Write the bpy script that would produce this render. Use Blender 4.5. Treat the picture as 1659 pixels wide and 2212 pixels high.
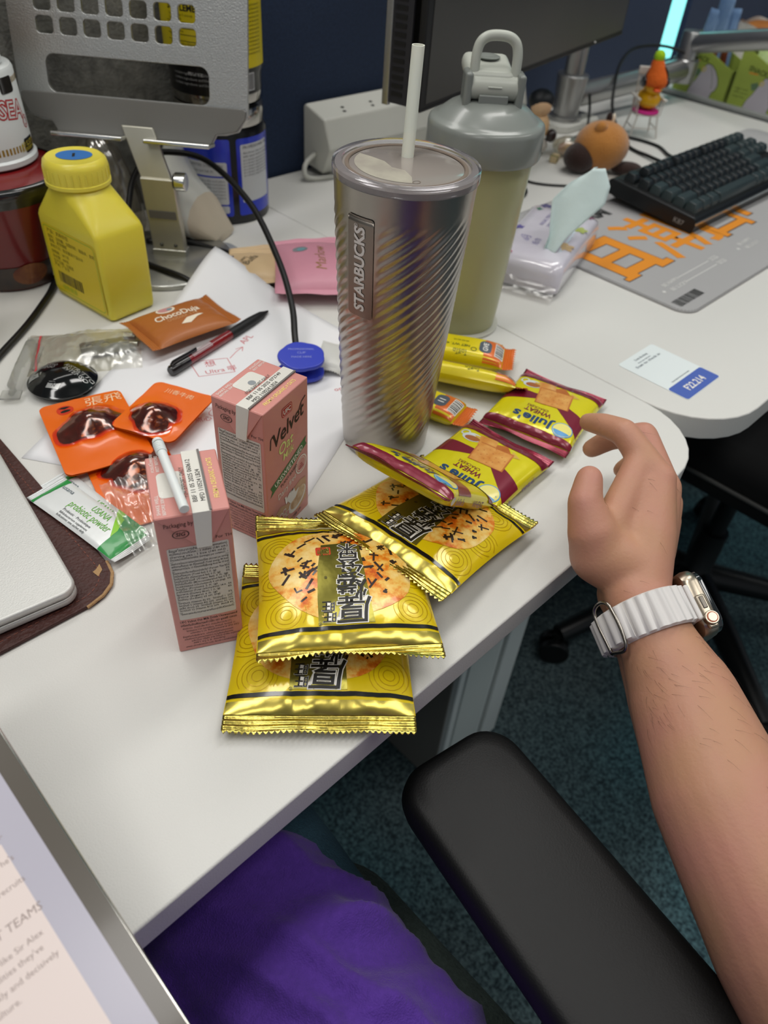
import bpy, bmesh, math, random
from mathutils import Vector, Matrix, noise

for o in list(bpy.data.objects): bpy.data.objects.remove(o)
scene = bpy.context.scene
COL = scene.collection
S = 0.01            # everything below is written in centimetres
DZ = 74.0           # height of the desk top above the floor; z = 0 below means the desk top
R_ = math.radians

# ---------------------------------------------------------------- camera
def cam_axes(yaw, pitch, roll):
    cy, sy, cp, sp = math.cos(yaw), math.sin(yaw), math.cos(pitch), math.sin(pitch)
    f = Vector((sy*cp, cy*cp, -sp)); r0 = Vector((cy, -sy, 0)); u0 = r0.cross(f)
    r = math.cos(roll)*r0 + math.sin(roll)*u0
    u = -math.sin(roll)*r0 + math.cos(roll)*u0
    return r, u, f
cr, cu, cf = cam_axes(R_(48.0), R_(43.2), R_(5.2))
cam_d = bpy.data.cameras.new('camera'); cam = bpy.data.objects.new('camera', cam_d); COL.objects.link(cam)
cam.matrix_world = Matrix(((cr.x, cu.x, -cf.x, 0), (cr.y, cu.y, -cf.y, 0), (cr.z, cu.z, -cf.z, (39.5+DZ)*S), (0, 0, 0, 1)))
cam_d.sensor_fit = 'HORIZONTAL'; cam_d.sensor_width = 36.0; cam_d.lens = 1600/1659*36.0
cam_d.clip_start = 0.01; cam_d.clip_end = 50
cam_d.dof.use_dof = True; cam_d.dof.focus_distance = 0.49; cam_d.dof.aperture_fstop = 10.5
scene.camera = cam

# ---------------------------------------------------------------- world and exposure
w = bpy.data.worlds.new('office_ambient'); scene.world = w; w.use_nodes = True
w.node_tree.nodes['Background'].inputs[0].default_value = (0.86, 0.93, 1.0, 1)
w.node_tree.nodes['Background'].inputs[1].default_value = 0.27
vs = scene.view_settings
vs.view_transform = 'Standard'; vs.look = 'None'; vs.gamma = 1.0; vs.use_curve_mapping = False; vs.exposure = -0.07

def ceiling_lamp(x, y, sx, sy, power, rz=0, col=(1.0, 0.975, 0.94)):
    d = bpy.data.lights.new('ceiling_lamp', 'AREA'); d.shape = 'RECTANGLE'
    d.size = sx*S; d.size_y = sy*S; d.energy = power; d.color = col
    o = bpy.data.objects.new('ceiling_lamp', d); COL.objects.link(o)
    o.location = (x*S, y*S, (190+DZ)*S); o.rotation_euler = (0, 0, R_(rz))
    o['label'] = 'recessed rectangular office ceiling lamp panel'; o['category'] = 'ceiling lamp'; o['group'] = 'office ceiling lamps'
    return o
ceiling_lamp(-35, 62, 130, 32, 15)
ceiling_lamp(140, 66, 130, 32, 14)
ceiling_lamp(60, -50, 130, 32, 10.5)
ceiling_lamp(-130, -40, 130, 32, 10)
ceiling_lamp(220, -70, 130, 32, 10)
ceiling_lamp(60, 170, 130, 32, 14)

# ---------------------------------------------------------------- materials
def lin(h):
    if not isinstance(h, str): return tuple(h)
    h = h.lstrip('#'); c = [int(h[i:i+2], 16)/255 for i in (0, 2, 4)]
    return tuple(x/12.92 if x <= .04045 else ((x+.055)/1.055)**2.4 for x in c)
MATS = {}
def mat(name, col, rough=.5, metal=0., var=None, bump=None, coat=0., trans=0., ior=1.45, spec=.5, sss=0., sheen=0., aniso=0., emit=0.):
    """principled material; var=(scale, colour2, contrast) noise colour variation; bump=(scale, strength[, detail])"""
    if name in MATS: return MATS[name]
    m = bpy.data.materials.new(name); m.use_nodes = True; MATS[name] = m
    nt = m.node_tree; N = nt.nodes; L = nt.links; b = N['Principled BSDF']
    c = lin(col); b.inputs['Base Color'].default_value = (*c, 1)
    b.inputs['Roughness'].default_value = rough; b.inputs['Metallic'].default_value = metal
    b.inputs['Coat Weight'].default_value = coat; b.inputs['Coat Roughness'].default_value = .08
    b.inputs['Transmission Weight'].default_value = trans; b.inputs['IOR'].default_value = ior
    b.inputs['Specular IOR Level'].default_value = spec
    b.inputs['Sheen Weight'].default_value = sheen
    b.inputs['Anisotropic'].default_value = aniso
    if sss:
        b.inputs['Subsurface Weight'].default_value = sss; b.inputs['Subsurface Radius'].default_value = (.012, .005, .003); b.inputs['Subsurface Scale'].default_value = 1.0
    if emit:
        b.inputs['Emission Color'].default_value = (*c, 1); b.inputs['Emission Strength'].default_value = emit
    tc = N.new('ShaderNodeTexCoord')
    if var:
        n = N.new('ShaderNodeTexNoise'); n.inputs['Scale'].default_value = var[0]; n.inputs['Detail'].default_value = 5
        r = N.new('ShaderNodeValToRGB'); k = var[2] if len(var) > 2 else .5
        r.color_ramp.elements[0].position = .5-k*.5+.001; r.color_ramp.elements[1].position = .5+k*.5
        r.color_ramp.elements[0].color = (*c, 1); r.color_ramp.elements[1].color = (*lin(var[1]), 1)
        L.new(tc.outputs['Object'], n.inputs['Vector']); L.new(n.outputs['Fac'], r.inputs['Fac']); L.new(r.outputs['Color'], b.inputs['Base Color'])
    if bump:
        n = N.new('ShaderNodeTexNoise'); n.inputs['Scale'].default_value = bump[0]; n.inputs['Detail'].default_value = bump[2] if len(bump) > 2 else 3
        bp = N.new('ShaderNodeBump'); bp.inputs['Strength'].default_value = bump[1]; bp.inputs['Distance'].default_value = .002
        L.new(tc.outputs['Object'], n.inputs['Vector']); L.new(n.outputs['Fac'], bp.inputs['Height']); L.new(bp.outputs['Normal'], b.inputs['Normal'])
    return m
def clear_film(name, tint='#ffffff', amount=.14, scale=120, rough=.2, bumpy=.6, milk=.07):
    """thin clear plastic film: mostly lets light through, glossy creases on top"""
    if name in MATS: return MATS[name]
    m = bpy.data.materials.new(name); m.use_nodes = True; MATS[name] = m
    nt = m.node_tree; N = nt.nodes; L = nt.links
    for n in list(N):
        if n.type != 'OUTPUT_MATERIAL': N.remove(n)
    out = [n for n in N if n.type == 'OUTPUT_MATERIAL'][0]
    tr = N.new('ShaderNodeBsdfTransparent'); tr.inputs[0].default_value = (*lin(tint), 1)
    gl = N.new('ShaderNodeBsdfGlossy'); gl.inputs['Color'].default_value = (.95, .95, .93, 1); gl.inputs['Roughness'].default_value = rough
    lw = N.new('ShaderNodeLayerWeight'); lw.inputs[0].default_value = .35
    ad = N.new('ShaderNodeMath'); ad.operation = 'ADD'; ad.inputs[1].default_value = amount*.55; ad.use_clamp = True
    mx = N.new('ShaderNodeMixShader')
    tc = N.new('ShaderNodeTexCoord'); no = N.new('ShaderNodeTexNoise'); no.inputs['Scale'].default_value = scale
    bp = N.new('ShaderNodeBump'); bp.inputs['Strength'].default_value = bumpy*.4; bp.inputs['Distance'].default_value = .002
    L.new(tc.outputs['Object'], no.inputs['Vector']); L.new(no.outputs['Fac'], bp.inputs['Height'])
    L.new(bp.outputs['Normal'], gl.inputs['Normal']); L.new(bp.outputs['Normal'], lw.inputs['Normal'])
    ml = N.new('ShaderNodeMath'); ml.operation = 'MULTIPLY'; ml.inputs[1].default_value = .45
    L.new(lw.outputs['Facing'], ml.inputs[0]); L.new(ml.outputs[0], ad.inputs[0])
    df = N.new('ShaderNodeBsdfDiffuse'); df.inputs[0].default_value = (.8, .8, .78, 1); m2 = N.new('ShaderNodeMixShader'); m2.inputs[0].default_value = milk; L.new(tr.outputs[0], m2.inputs[1]); L.new(df.outputs[0], m2.inputs[2])
    L.new(ad.outputs[0], mx.inputs[0]); L.new(m2.outputs[0], mx.inputs[1]); L.new(gl.outputs[0], mx.inputs[2]); L.new(mx.outputs[0], out.inputs[0])
    return m

# ---------------------------------------------------------------- mesh helpers
class MB:
    def __init__(s): s.v = []; s.f = []
    def add(s, vs, fs):
        o = len(s.v); s.v += [tuple(v) for v in vs]; s.f += [tuple(i+o for i in f) for f in fs]; return s
    def box(s, x0, x1, y0, y1, z0, z1):
        return s.add([(x0,y0,z0),(x1,y0,z0),(x1,y1,z0),(x0,y1,z0),(x0,y0,z1),(x1,y0,z1),(x1,y1,z1),(x0,y1,z1)],
                     [(3,2,1,0),(4,5,6,7),(0,1,5,4),(1,2,6,5),(2,3,7,6),(3,0,4,7)])
    def prism(s, poly, z0, z1):
        n = len(poly)
        return s.add([(x,y,z0) for x,y in poly]+[(x,y,z1) for x,y in poly],
                     [tuple(reversed(range(n))), tuple(range(n,2*n))]+[(i,(i+1)%n,n+(i+1)%n,n+i) for i in range(n)])
    def loft(s, rings, cap0=True, cap1=True, closed=True):
        n = len(rings[0]); vs = [p for r in rings for p in r]; fs = []
        for k in range(len(rings)-1):
            for i in range(n if closed else n-1):
                j = (i+1) % n; fs.append((k*n+i, k*n+j, (k+1)*n+j, (k+1)*n+i))
        if cap0: fs.append(tuple(reversed(range(n))))
        if cap1: fs.append(tuple(range((len(rings)-1)*n, len(rings)*n)))
        return s.add(vs, fs)
    def lathe(s, prof, n=32, c=(0,0,0), cap0=True, cap1=True):
        rings = [[(c[0]+r*math.cos(2*math.pi*i/n), c[1]+r*math.sin(2*math.pi*i/n), c[2]+z) for i in range(n)] for r, z in prof]
        return s.loft(rings, cap0, cap1)
    def tube(s, pts, r, n=8, cap=True, flat=1.0):
        P = [Vector(p) for p in pts]; m = len(P); rr = r if isinstance(r, (list, tuple)) else [r]*m
        T = [(P[min(i+1,m-1)]-P[max(i-1,0)]).normalized() for i in range(m)]
        a = Vector((0,0,1)) if abs(T[0].z) < .9 else Vector((1,0,0))
        U = (a-T[0]*a.dot(T[0])).normalized(); rings = []
        for i in range(m):
            U = (U-T[i]*U.dot(T[i])).normalized(); V = T[i].cross(U)
            rings.append([tuple(P[i]+(U*math.cos(2*math.pi*k/n)*flat+V*math.sin(2*math.pi*k/n))*rr[i]) for k in range(n)])
        return s.loft(rings, cap, cap)
    def grid(s, fn, nu, nv, u0=0., u1=1., v0=0., v1=1.):
        vs = [fn(u0+(u1-u0)*i/nu, v0+(v1-v0)*j/nv) for j in range(nv+1) for i in range(nu+1)]
        return s.add(vs, [(j*(nu+1)+i, j*(nu+1)+i+1, (j+1)*(nu+1)+i+1, (j+1)*(nu+1)+i) for j in range(nv) for i in range(nu)])
    def ball(s, c, r, n=16, m=10):
        rx, ry, rz = r if isinstance(r, (tuple, list)) else (r,r,r)
        rings = []
        for j in range(1, m):
            t = math.pi*j/m
            rings.append([(c[0]+rx*math.sin(t)*math.cos(2*math.pi*i/n), c[1]+ry*math.sin(t)*math.sin(2*math.pi*i/n), c[2]-rz*math.cos(t)) for i in range(n)])
        o = len(s.v); s.loft(rings, False, False)
        a = len(s.v); s.v += [(c[0],c[1],c[2]-rz), (c[0],c[1],c[2]+rz)]; q = o+(m-2)*n
        for i in range(n):
            j = (i+1) % n; s.f.append((a, o+j, o+i)); s.f.append((a+1, q+i, q+j))
        return s
    def xf(s, M):
        s.v = [tuple(M @ Vector(v)) for v in s.v]; return s
    def build(s, name, m, parent=None, smooth=40, bevel=0, seg=2, sub=0, mods=None):
        me = bpy.data.meshes.new(name); me.from_pydata([(a*S,b*S,c*S) for a,b,c in s.v], [], s.f); me.update()
        return link(name, me, m, parent, smooth, bevel, seg, sub)
def link(name, me, m, parent=None, smooth=40, bevel=0, seg=2, sub=0):
    if m is not None and not len(me.materials): me.materials.append(m)
    if smooth:
        me.polygons.foreach_set('use_smooth', [True]*len(me.polygons))
        if smooth < 180: me.set_sharp_from_angle(angle=R_(smooth))
    o = bpy.data.objects.new(name, me); COL.objects.link(o)
    if parent is not None: o.parent = parent
    else: o.location.z = DZ*S
    if bevel:
        b = o.modifiers.new('bevel', 'BEVEL'); b.width = bevel*S; b.segments = seg; b.limit_method = 'ANGLE'; b.angle_limit = R_(35); b.harden_normals = False
        me.polygons.foreach_set('use_smooth', [True]*len(me.polygons)); me.set_sharp_from_angle(angle=R_(180))
        wn = o.modifiers.new('normals', 'WEIGHTED_NORMAL'); wn.keep_sharp = True
    if sub:
        b = o.modifiers.new('sub', 'SUBSURF'); b.levels = sub; b.render_levels = sub
    return o
def tag(o, label=None, cat=None, group=None, kind=None):
    if label: o['label'] = label
    if cat: o['category'] = cat
    if group: o['group'] = group
    if kind: o['kind'] = kind
    return o
def thing(name, label, cat, loc=(0,0,0), rz=0, group=None, rot=None):
    o = bpy.data.objects.new(name, None); COL.objects.link(o); o.empty_display_size = .02
    o.location = (loc[0]*S, loc[1]*S, (loc[2]+DZ)*S)
    o.rotation_euler = rot if rot else (0, 0, R_(rz))
    return tag(o, label, cat, group)
def pose(P, X, Y):
    X = Vector(X).normalized(); Y = Vector(Y); Z = X.cross(Y).normalized(); Y = Z.cross(X)
    return tuple(P), Matrix((X, Y, Z)).transposed().to_euler()
def struct(o, label=None): o['kind'] = 'structure'; return tag(o, label)
def copy_tree(o, parent=None):
    c = o.copy(); COL.objects.link(c)
    if parent is not None: c.parent = parent
    for ch in [x for x in bpy.data.objects if x.parent == o]: copy_tree(ch, c)
    return c

# ---- print on surfaces: flat shapes in (u, v) carried onto a surface  fn(u, v) -> (x, y, z)
def normal_at(fn, u, v, e=.02):
    a, b = Vector(fn(u+e, v))-Vector(fn(u-e, v)), Vector(fn(u, v+e))-Vector(fn(u, v-e))
    n = a.cross(b); return n.normalized() if n.length > 1e-9 else Vector((0,0,1))
def on_surface(bm, fn, off):
    for vt in bm.verts:
        u, v = vt.co.x, vt.co.y
        vt.co = (Vector(fn(u, v)) + normal_at(fn, u, v)*off)*S
def finish_print(bm, name, m, parent, fn, off, cut):
    if cut and len(bm.verts):
        xs = [v.co.x for v in bm.verts]; ys = [v.co.y for v in bm.verts]
        for ax, lo, hi in ((0, min(xs), max(xs)), (1, min(ys), max(ys))):
            k = int(math.floor(lo/cut))+1
            while k*cut < hi:
                p = Vector((k*cut, 0, 0)) if ax == 0 else Vector((0, k*cut, 0))
                bmesh.ops.bisect_plane(bm, geom=bm.verts[:]+bm.edges[:]+bm.faces[:], plane_co=p, plane_no=Vector((1,0,0)) if ax == 0 else Vector((0,1,0)))
                k += 1
    on_surface(bm, fn, off)
    me = bpy.data.meshes.new(name); bm.to_mesh(me); bm.free()
    return link(name, me, m, parent, smooth=180)
def shape(name, polys, m, parent, fn, off=.012, cut=.6):
    bm = bmesh.new()
    for p in polys:
        a = sum(p[i][0]*p[(i+1)%len(p)][1]-p[(i+1)%len(p)][0]*p[i][1] for i in range(len(p)))
        vs_ = [bm.verts.new((x, y, 0)) for x, y in (p if a > 0 else p[::-1])]
        bm.faces.new(vs_)
    bmesh.ops.triangulate(bm, faces=[f for f in bm.faces if len(f.verts) > 4])
    return finish_print(bm, name, m, parent, fn, off, cut)
def circle(x, y, r, n=24, ry=None, a=0):
    ry = ry or r; ca, sa = math.cos(a), math.sin(a); out = []
    for i in range(n):
        p, q = r*math.cos(2*math.pi*i/n), ry*math.sin(2*math.pi*i/n); out.append((x+p*ca-q*sa, y+p*sa+q*ca))
    return out
def ring(x, y, r0, r1, n=24):
    a = [(math.cos(2*math.pi*i/n), math.sin(2*math.pi*i/n)) for i in range(n)]
    return [[(x+a[i][0]*r0, y+a[i][1]*r0), (x+a[i][0]*r1, y+a[i][1]*r1), (x+a[(i+1)%n][0]*r1, y+a[(i+1)%n][1]*r1), (x+a[(i+1)%n][0]*r0, y+a[(i+1)%n][1]*r0)] for i in range(n)]
def rect(x0, y0, x1, y1): return [(x0,y0),(x1,y0),(x1,y1),(x0,y1)]
def rrect(x0, y0, x1, y1, r, n=5):
    p = []
    for cx, cy, a in ((x1-r,y0+r,-90),(x1-r,y1-r,0),(x0+r,y1-r,90),(x0+r,y0+r,180)):
        for k in range(n+1): t = R_(a+90*k/n); p.append((cx+r*math.cos(t), cy+r*math.sin(t)))
    return p
def line(pts, w):
    """thin strokes as quads"""
    out = []
    for (x0,y0),(x1,y1) in zip(pts, pts[1:]):
        l = math.hypot(x1-x0, y1-y0) or 1; dx, dy = -(y1-y0)/l*w/2, (x1-x0)/l*w/2
        out.append([(x0-dx,y0-dy),(x1-dx,y1-dy),(x1+dx,y1+dy),(x0+dx,y0+dy)])
    return out
def text_bm(items, res=2):
    """items: (string, x, y, height, angle_deg[, align, shear, bold, xscale]) -> bmesh of flat glyphs in the (u, v) plane"""
    bm = bmesh.new()
    for it in items:
        s, x, y, h, ang = it[:5]; al = it[5] if len(it) > 5 else 'LEFT'; sh = it[6] if len(it) > 6 else 0; bo = it[7] if len(it) > 7 else 0; xs = it[8] if len(it) > 8 else 1
        cu_ = bpy.data.curves.new('t', 'FONT'); cu_.body = s; cu_.size = 1.0; cu_.align_x = al; cu_.resolution_u = res; cu_.shear = sh; cu_.offset = bo
        o = bpy.data.objects.new('t', cu_); COL.objects.link(o)
        me = o.to_mesh(); t = bmesh.new(); t.from_mesh(me); o.to_mesh_clear()
        k = h/.72
        if xs < 0 and len(me_v := [v.co.x for v in t.verts]): xs = -xs/max(1e-6, (max(me_v)-min(me_v))*k)
        ca, sa = math.cos(R_(ang)), math.sin(R_(ang))
        M = Matrix(((k*xs*ca, -k*sa, 0, x), (k*xs*sa, k*ca, 0, y), (0,0,k,0), (0,0,0,1)))
        t.transform(M); me2 = bpy.data.meshes.new('t'); t.to_mesh(me2); t.free(); bm.from_mesh(me2)
        bpy.data.meshes.remove(me2); bpy.data.objects.remove(o); bpy.data.curves.remove(cu_)
    for v in bm.verts: v.co.z = 0
    for f in bm.faces:
        if f.normal.z < 0: f.normal_flip()
    return bm
def text(items, m, parent, fn, off=.02, cut=0, name='lettering', res=2):
    return finish_print(text_bm(items, res), name, m, parent, fn, off, cut)
def plane_fn(o, ux, vx):
    o, ux, vx = Vector(o), Vector(ux), Vector(vx)
    return lambda u, v: tuple(o+ux*u+vx*v)
TOP = lambda z: plane_fn((0,0,z), (1,0,0), (0,1,0))
def nz(x, y, z=0, s=1.): return noise.noise(Vector((x*s, y*s, z)))
def smoothpath(pts, n=6):
    P = [Vector(p) for p in pts]; P = [P[0]*2-P[1]]+P+[P[-1]*2-P[-2]]; out = []
    for i in range(1, len(P)-2):
        a, b, c, d = P[i-1:i+3]
        for k in range(n):
            t = k/n; out.append(tuple(.5*((2*b)+(c-a)*t+(2*a-5*b+4*c-d)*t*t+(3*b-a-3*c+d)*t**3)))
    out.append(tuple(P[-2])); return out
INK = mat('black_ink', '#16130f', .45); WHITE_INK = mat('white_ink', '#e9e6df', .45)

# ---------------------------------------------------------------- the setting
CARPET = None
def carpet():
    m = mat('carpet', '#3c4a4c', .95, bump=(900, .7, 4)); N = m.node_tree.nodes; L = m.node_tree.links; b = N['Principled BSDF']
    tc = N.new('ShaderNodeTexCoord'); n1 = N.new('ShaderNodeTexNoise'); n1.inputs['Scale'].default_value = 210; n1.inputs['Detail'].default_value = 4
    n2 = N.new('ShaderNodeTexNoise'); n2.inputs['Scale'].default_value = 2.2
    r1 = N.new('ShaderNodeValToRGB'); r1.color_ramp.elements[0].position = .36; r1.color_ramp.elements[1].position = .66
    r1.color_ramp.elements[0].color = (*lin('#26343a'), 1); r1.color_ramp.elements[1].color = (*lin('#66797c'), 1)
    r2 = N.new('ShaderNodeValToRGB'); r2.color_ramp.elements[0].position = .4; r2.color_ramp.elements[1].position = .62
    r2.color_ramp.elements[0].color = (.9, .9, .9, 1); r2.color_ramp.elements[1].color = (.62, 1.05, 1.15, 1)
    mx = N.new('ShaderNodeMix'); mx.data_type = 'RGBA'; mx.blend_type = 'MULTIPLY'; mx.inputs[0].default_value = 1
    L.new(tc.outputs['Object'], n1.inputs['Vector']); L.new(tc.outputs['Object'], n2.inputs['Vector'])
    L.new(n1.outputs['Fac'], r1.inputs[0]); L.new(n2.outputs['Fac'], r2.inputs[0]); L.new(r1.outputs[0], mx.inputs[6]); L.new(r2.outputs[0], mx.inputs[7]); L.new(mx.outputs[2], b.inputs['Base Color'])
    return m
struct(MB().box(-300, 420, -260, 330, -DZ-6, -DZ).build('floor', carpet()), 'dark teal grey loop pile office carpet')
struct(MB().box(-300, 420, -260, 330, 191, 196).build('ceiling', mat('ceiling_white', '#d9d8d2', .9)), 'plain white office ceiling')
NAVY = mat('navy_fabric', '#182843', .95, var=(260, '#233757', .6), bump=(700, .5), sheen=.1)
FELT = mat('grey_felt', '#8a8a84', .95, var=(95, '#5a5a56', .55), bump=(300, .4))
PANEL_EDGE = mat('panel_edge', '#c9c9c4', .5)
wb = struct(MB().box(67.5, 176.2, 90, 93.5, -60, 62).build('wall_back', NAVY, bevel=.4), 'dark navy fabric partition behind the desks')
wl = struct(MB().box(-120, 67.4, 90, 93.5, -60, 62).build('wall_left', FELT, bevel=.4), 'speckled grey felt partition behind the laptop stand')
wr = struct(MB().box(184.6, 380, 90, 91.4, -60, 62).build('wall_right', NAVY, bevel=.4), 'dark navy fabric partition beyond the bright gap')
ws = struct(MB().box(230, 233.5, -30, 89.8, -60, 62).build('wall_side', NAVY, bevel=.4), 'navy fabric side partition at the far desk')
# the window seen through the gap between the partitions
WIN = mat('window_daylight', '#8ff2ee', .3, emit=1.6)
wd = struct(MB().box(205, 350, 128, 129, -70, 110).build('window_1', WIN), 'daylit bluish window seen through the partition gap')
fr = MB(); fr.box(205, 350, 126.5, 127.8, -16, -11); fr.box(270, 272, 126.5, 127.8, -70, 110); fr.build('window_frame', mat('window_frame', '#44555a', .5), wd).location.z = 0
wd.location.z = DZ*S
# ---------------------------------------------------------------- desks
def desk_white():
    m = mat('desk_laminate', '#d3d2cd', .5, bump=(900, .14, 2)); return m
DESK = desk_white(); DESK_EDGE = mat('desk_edge_band', '#b9b9bd', .5)
def desk(name, label, x0, x1, y0, y1, rl, rr):
    t = thing(name, label, 'desk', (0,0,0))
    poly = []
    for cx, cy, a, r in ((x1-rr, y0+rr, -90, rr), (x1-.5, y1-.5, 0, .5), (x0+.5, y1-.5, 90, .5), (x0+rl, y0+rl, 180, rl)):
        for k in range(9): q = R_(a+90*k/8); poly.append((cx+r*math.cos(q), cy+r*math.sin(q)))
    MB().prism(poly, -2.5, 0).build('desktop', DESK, t, bevel=.18, seg=3)
    return t
WLEG = mat('white_metal', '#cfd6d4', .45); GLEG = mat('panel_and_leg_shade_grey', '#77756f', .6)  # grey serves the modesty panel and the painted shade on the leg side
d1 = desk('desk', 'white desk with rounded front corner holding the steel tumbler and snacks', -110, 61.36, 15, 89.4, 6, 7.5)
d2 = desk('desk', 'white desk with the desk mat and keyboard', 61.42, 168.3, 15, 89.4, 8, 8)
d3 = desk('desk', 'white desk beyond the low rail holding green display boxes', 170.6, 229, 15, 89.4, 2, 8)
MB().box(51.3, 60.6, 29.6, 82, -DZ, -2.5).build('leg', WLEG, d1, bevel=.3)
MB().box(52.6, 59.4, 29.3, 29.62, -68, -12).build('leg_cover', mat('leg_cover', '#c3cbc8', .5), d1, bevel=.1)
MB().box(51.0, 51.32, 30.5, 81, -DZ+.2, -2.6).build('side_panel', GLEG, d1)  # thin grey sheet paints the shaded side of the white leg
MB().box(-104, -95, 29.6, 82, -DZ, -2.5).build('leg', WLEG, d1, bevel=.3)
MB().box(-95, 51, 76, 77.5, -DZ+20, -2.5).build('modesty_panel', GLEG, d1, bevel=.2)
MB().prism(rrect(28.6, 16.2, 36, 21.5, 1.2), -3.4, -2.52).build('cable_grommet', mat('black_plastic', '#0d0d0e', .4), d1, bevel=.1)
for x0, x1 in ((61.9, 66.4), (160, 167)): MB().box(x0, x1, 29.6, 82, -DZ, -2.5).build('leg', WLEG, d2, bevel=.3)
for x0, x1 in ((171.5, 176), (222, 228)): MB().box(x0, x1, 29.6, 82, -DZ, -2.5).build('leg', WLEG, d3, bevel=.3)
rl = thing('desk_divider_rail', 'low aluminium rail between the keyboard desk and the far desk', 'rail', (168.4, 0, 0))
MB().box(0, 2.1, 18, 88, -2.5, -.4).build('track', mat('dark_track', '#23262b', .4), rl)
MB().box(1.2, 2.1, 18, 88, -.4, .9).build('rail_top', mat('alu_rail', '#b9bcbb', .35, .8), rl, bevel=.1)

# ---------------------------------------------------------------- milk cartons
PINK = mat('carton_pink', '#cf8d84', .42, var=(40, '#c9867d', .8), coat=.15)
PANEL = mat('nutrition_panel', '#cfcac2', .5); STRIPW = mat('carton_seal_white', '#d8d5cc', .4)
YEL_T = mat('carton_yellow', '#f2dc7c', .5); GREENR = mat('ribbon_green', '#46713f', .5); LIME_T = mat('lime_ink', '#d6e28a', .5)
DKBR = mat('dark_brown_ink', '#2a1a14', .5); REDLOGO = mat('red_logo', '#a3242a', .4); OATC = mat('oat_cream', '#e7d2b0', .5, var=(180, '#b58a5c', .5)); GREYDOT = mat('foil_dot', '#a9aeb1', .3, .6)
def carton(name, label, loc, rz, code):
    W, D, H = 4.05, 5.25, 11.7
    t = thing(name, label, 'milk carton', loc, rz, 'pink milk cartons')
    hw, hd = W/2, D/2
    def wall(s, z):        # slight bulge of the filled pack
        return .10*math.sin(math.pi*z/H)*(1-s*s)
    rings = []
    for k in range(9):
        z = H*k/8; e = .0; ring_ = []
        for (ax, ay, bx, by, nx_, ny_) in ((-hw,-hd,hw,-hd,0,-1),(hw,-hd,hw,hd,1,0),(hw,hd,-hw,hd,0,1),(-hw,hd,-hw,-hd,-1,0)):
            for j in range(4):
                s = j/4; q = wall(2*s-1, z); ring_.append((ax+(bx-ax)*s+nx_*q, ay+(by-ay)*s+ny_*q, z))
        rings.append(ring_)
    MB().loft(rings).build('body', PINK, t, bevel=.1, seg=2)
    # folded ears on both narrow faces, white seal strip over the top
    for sg in (-1, 1):
        y = sg*(hd+.02)
        ear = MB().add([(-hw+.05, y, H-.05), (hw-.05, y, H-.05), (.75, y+sg*.22, H-2.25), (.05, y+sg*.22, H-2.25),
                        (-hw+.05, y-sg*.05, H-.05), (hw-.05, y-sg*.05, H-.05), (.75, y+sg*.02, H-2.3), (.05, y+sg*.02, H-2.3)],
                       [(0,1,2,3),(4,7,6,5),(0,3,7,4),(1,5,6,2),(3,2,6,7),(0,4,5,1)])
        ear.build('ear_flap', PINK, t, smooth=0, bevel=.04)
        y1 = sg*(hd+.06)
        MB().add([(.02,y1,H+.05),(1.02,y1,H+.05),(.82,y1+sg*.24,H-2.4),(-.02,y1+sg*.24,H-2.4),(.02,y1-sg*.1,H+.05),(1.02,y1-sg*.1,H+.05),(.82,y1+sg*.12,H-2.4),(-.02,y1+sg*.12,H-2.4)],
                 [(0,1,2,3),(4,7,6,5),(0,3,7,4),(1,5,6,2),(3,2,6,7),(0,4,5,1)]).build('seal_strip', STRIPW, t, smooth=0, bevel=.03)
    MB().box(.02, 1.02, -hd-.06, hd+.06, H-.02, H+.07).build('seal_strip', STRIPW, t, bevel=.02)
    MB().box(.93, 1.06, -hd-.02, hd+.02, H+.05, H+.13).build('seal_fin', mat('fin_grey', '#6f6a66', .5), t)
    T = TOP(H+.004); front = plane_fn((0,-hd,0), (1,0,0), (0,0,1)); FW = lambda u, v: (u, -hd-wall(u/hw, v)-.01, v)
    side = lambda u, v: (hw+wall(u/hd, v)+.01, u, v)
    # print on the top
    shape('straw_patch', [rrect(-1.55, -1.1, -.15, 1.05, .3)], STRIPW, t, T, .01)
    shape('straw_hole', [circle(-.62, -.05, .27)], GREYDOT, t, T, .02)
    text([('SHAKE WELL', -1.6, -2.4, .2, 90, 'LEFT'), ('BEFORE SERVING', -1.32, -2.45, .18, 90, 'LEFT'), ('ควรบริโภคก่อน', -1.6, 1.2, .2, 90), ('BEST BEFORE', -1.32, 1.2, .18, 90)], WHITE_INK, t, T, .012)
    T2 = TOP(H+.075)
    text([('FOR EXPORT ONLY', -.02, -1.35, .27, 90, 'LEFT', 0, 0, -2.6), ('BBF 11 05 2025 '+code, .42, -1.85, .27, 90, 'LEFT', 0, 0, -3.7), ('MFD 110524 LB24', .84, -1.85, .27, 90, 'LEFT', 0, 0, -2.7)], INK, t, T2, .012)
    text([('FROM ≡ ORGANIC ≡ OATS', 1.62, -1.7, .3, 90, 'LEFT', .1, .01, -3.5)], YEL_T, t, T, .012)
    # print on the narrow face
    EF = lambda u, v: (u, -hd-.02-.22*max(0, (H-v))/2.25-.02, v)
    text([('Packaging by', -1.6, 11.0, .3, 0, 'LEFT', 0, 0, -1.55), ], DKBR, t, EF, .012)
    text([('SIG', -.78, 10.35, .26, 0, 'CENTER', .2, .02)], DKBR, t, EF, .012)
    shape('lettering', [[(x*1.0, y*.62+10.46*.38) for x, y in q] for q in ring(-.76, 10.46, .40, .46)], DKBR, t, EF, .012, 0)
    text([('For TH', 1.05, 9.62, .22, 0)], DKBR, t, FW, .012)
    shape('nutrition_panel', [rrect(-1.65, 3.15, 1.75, 9.35, .12)], PANEL, t, FW, .004, .8)
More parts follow.
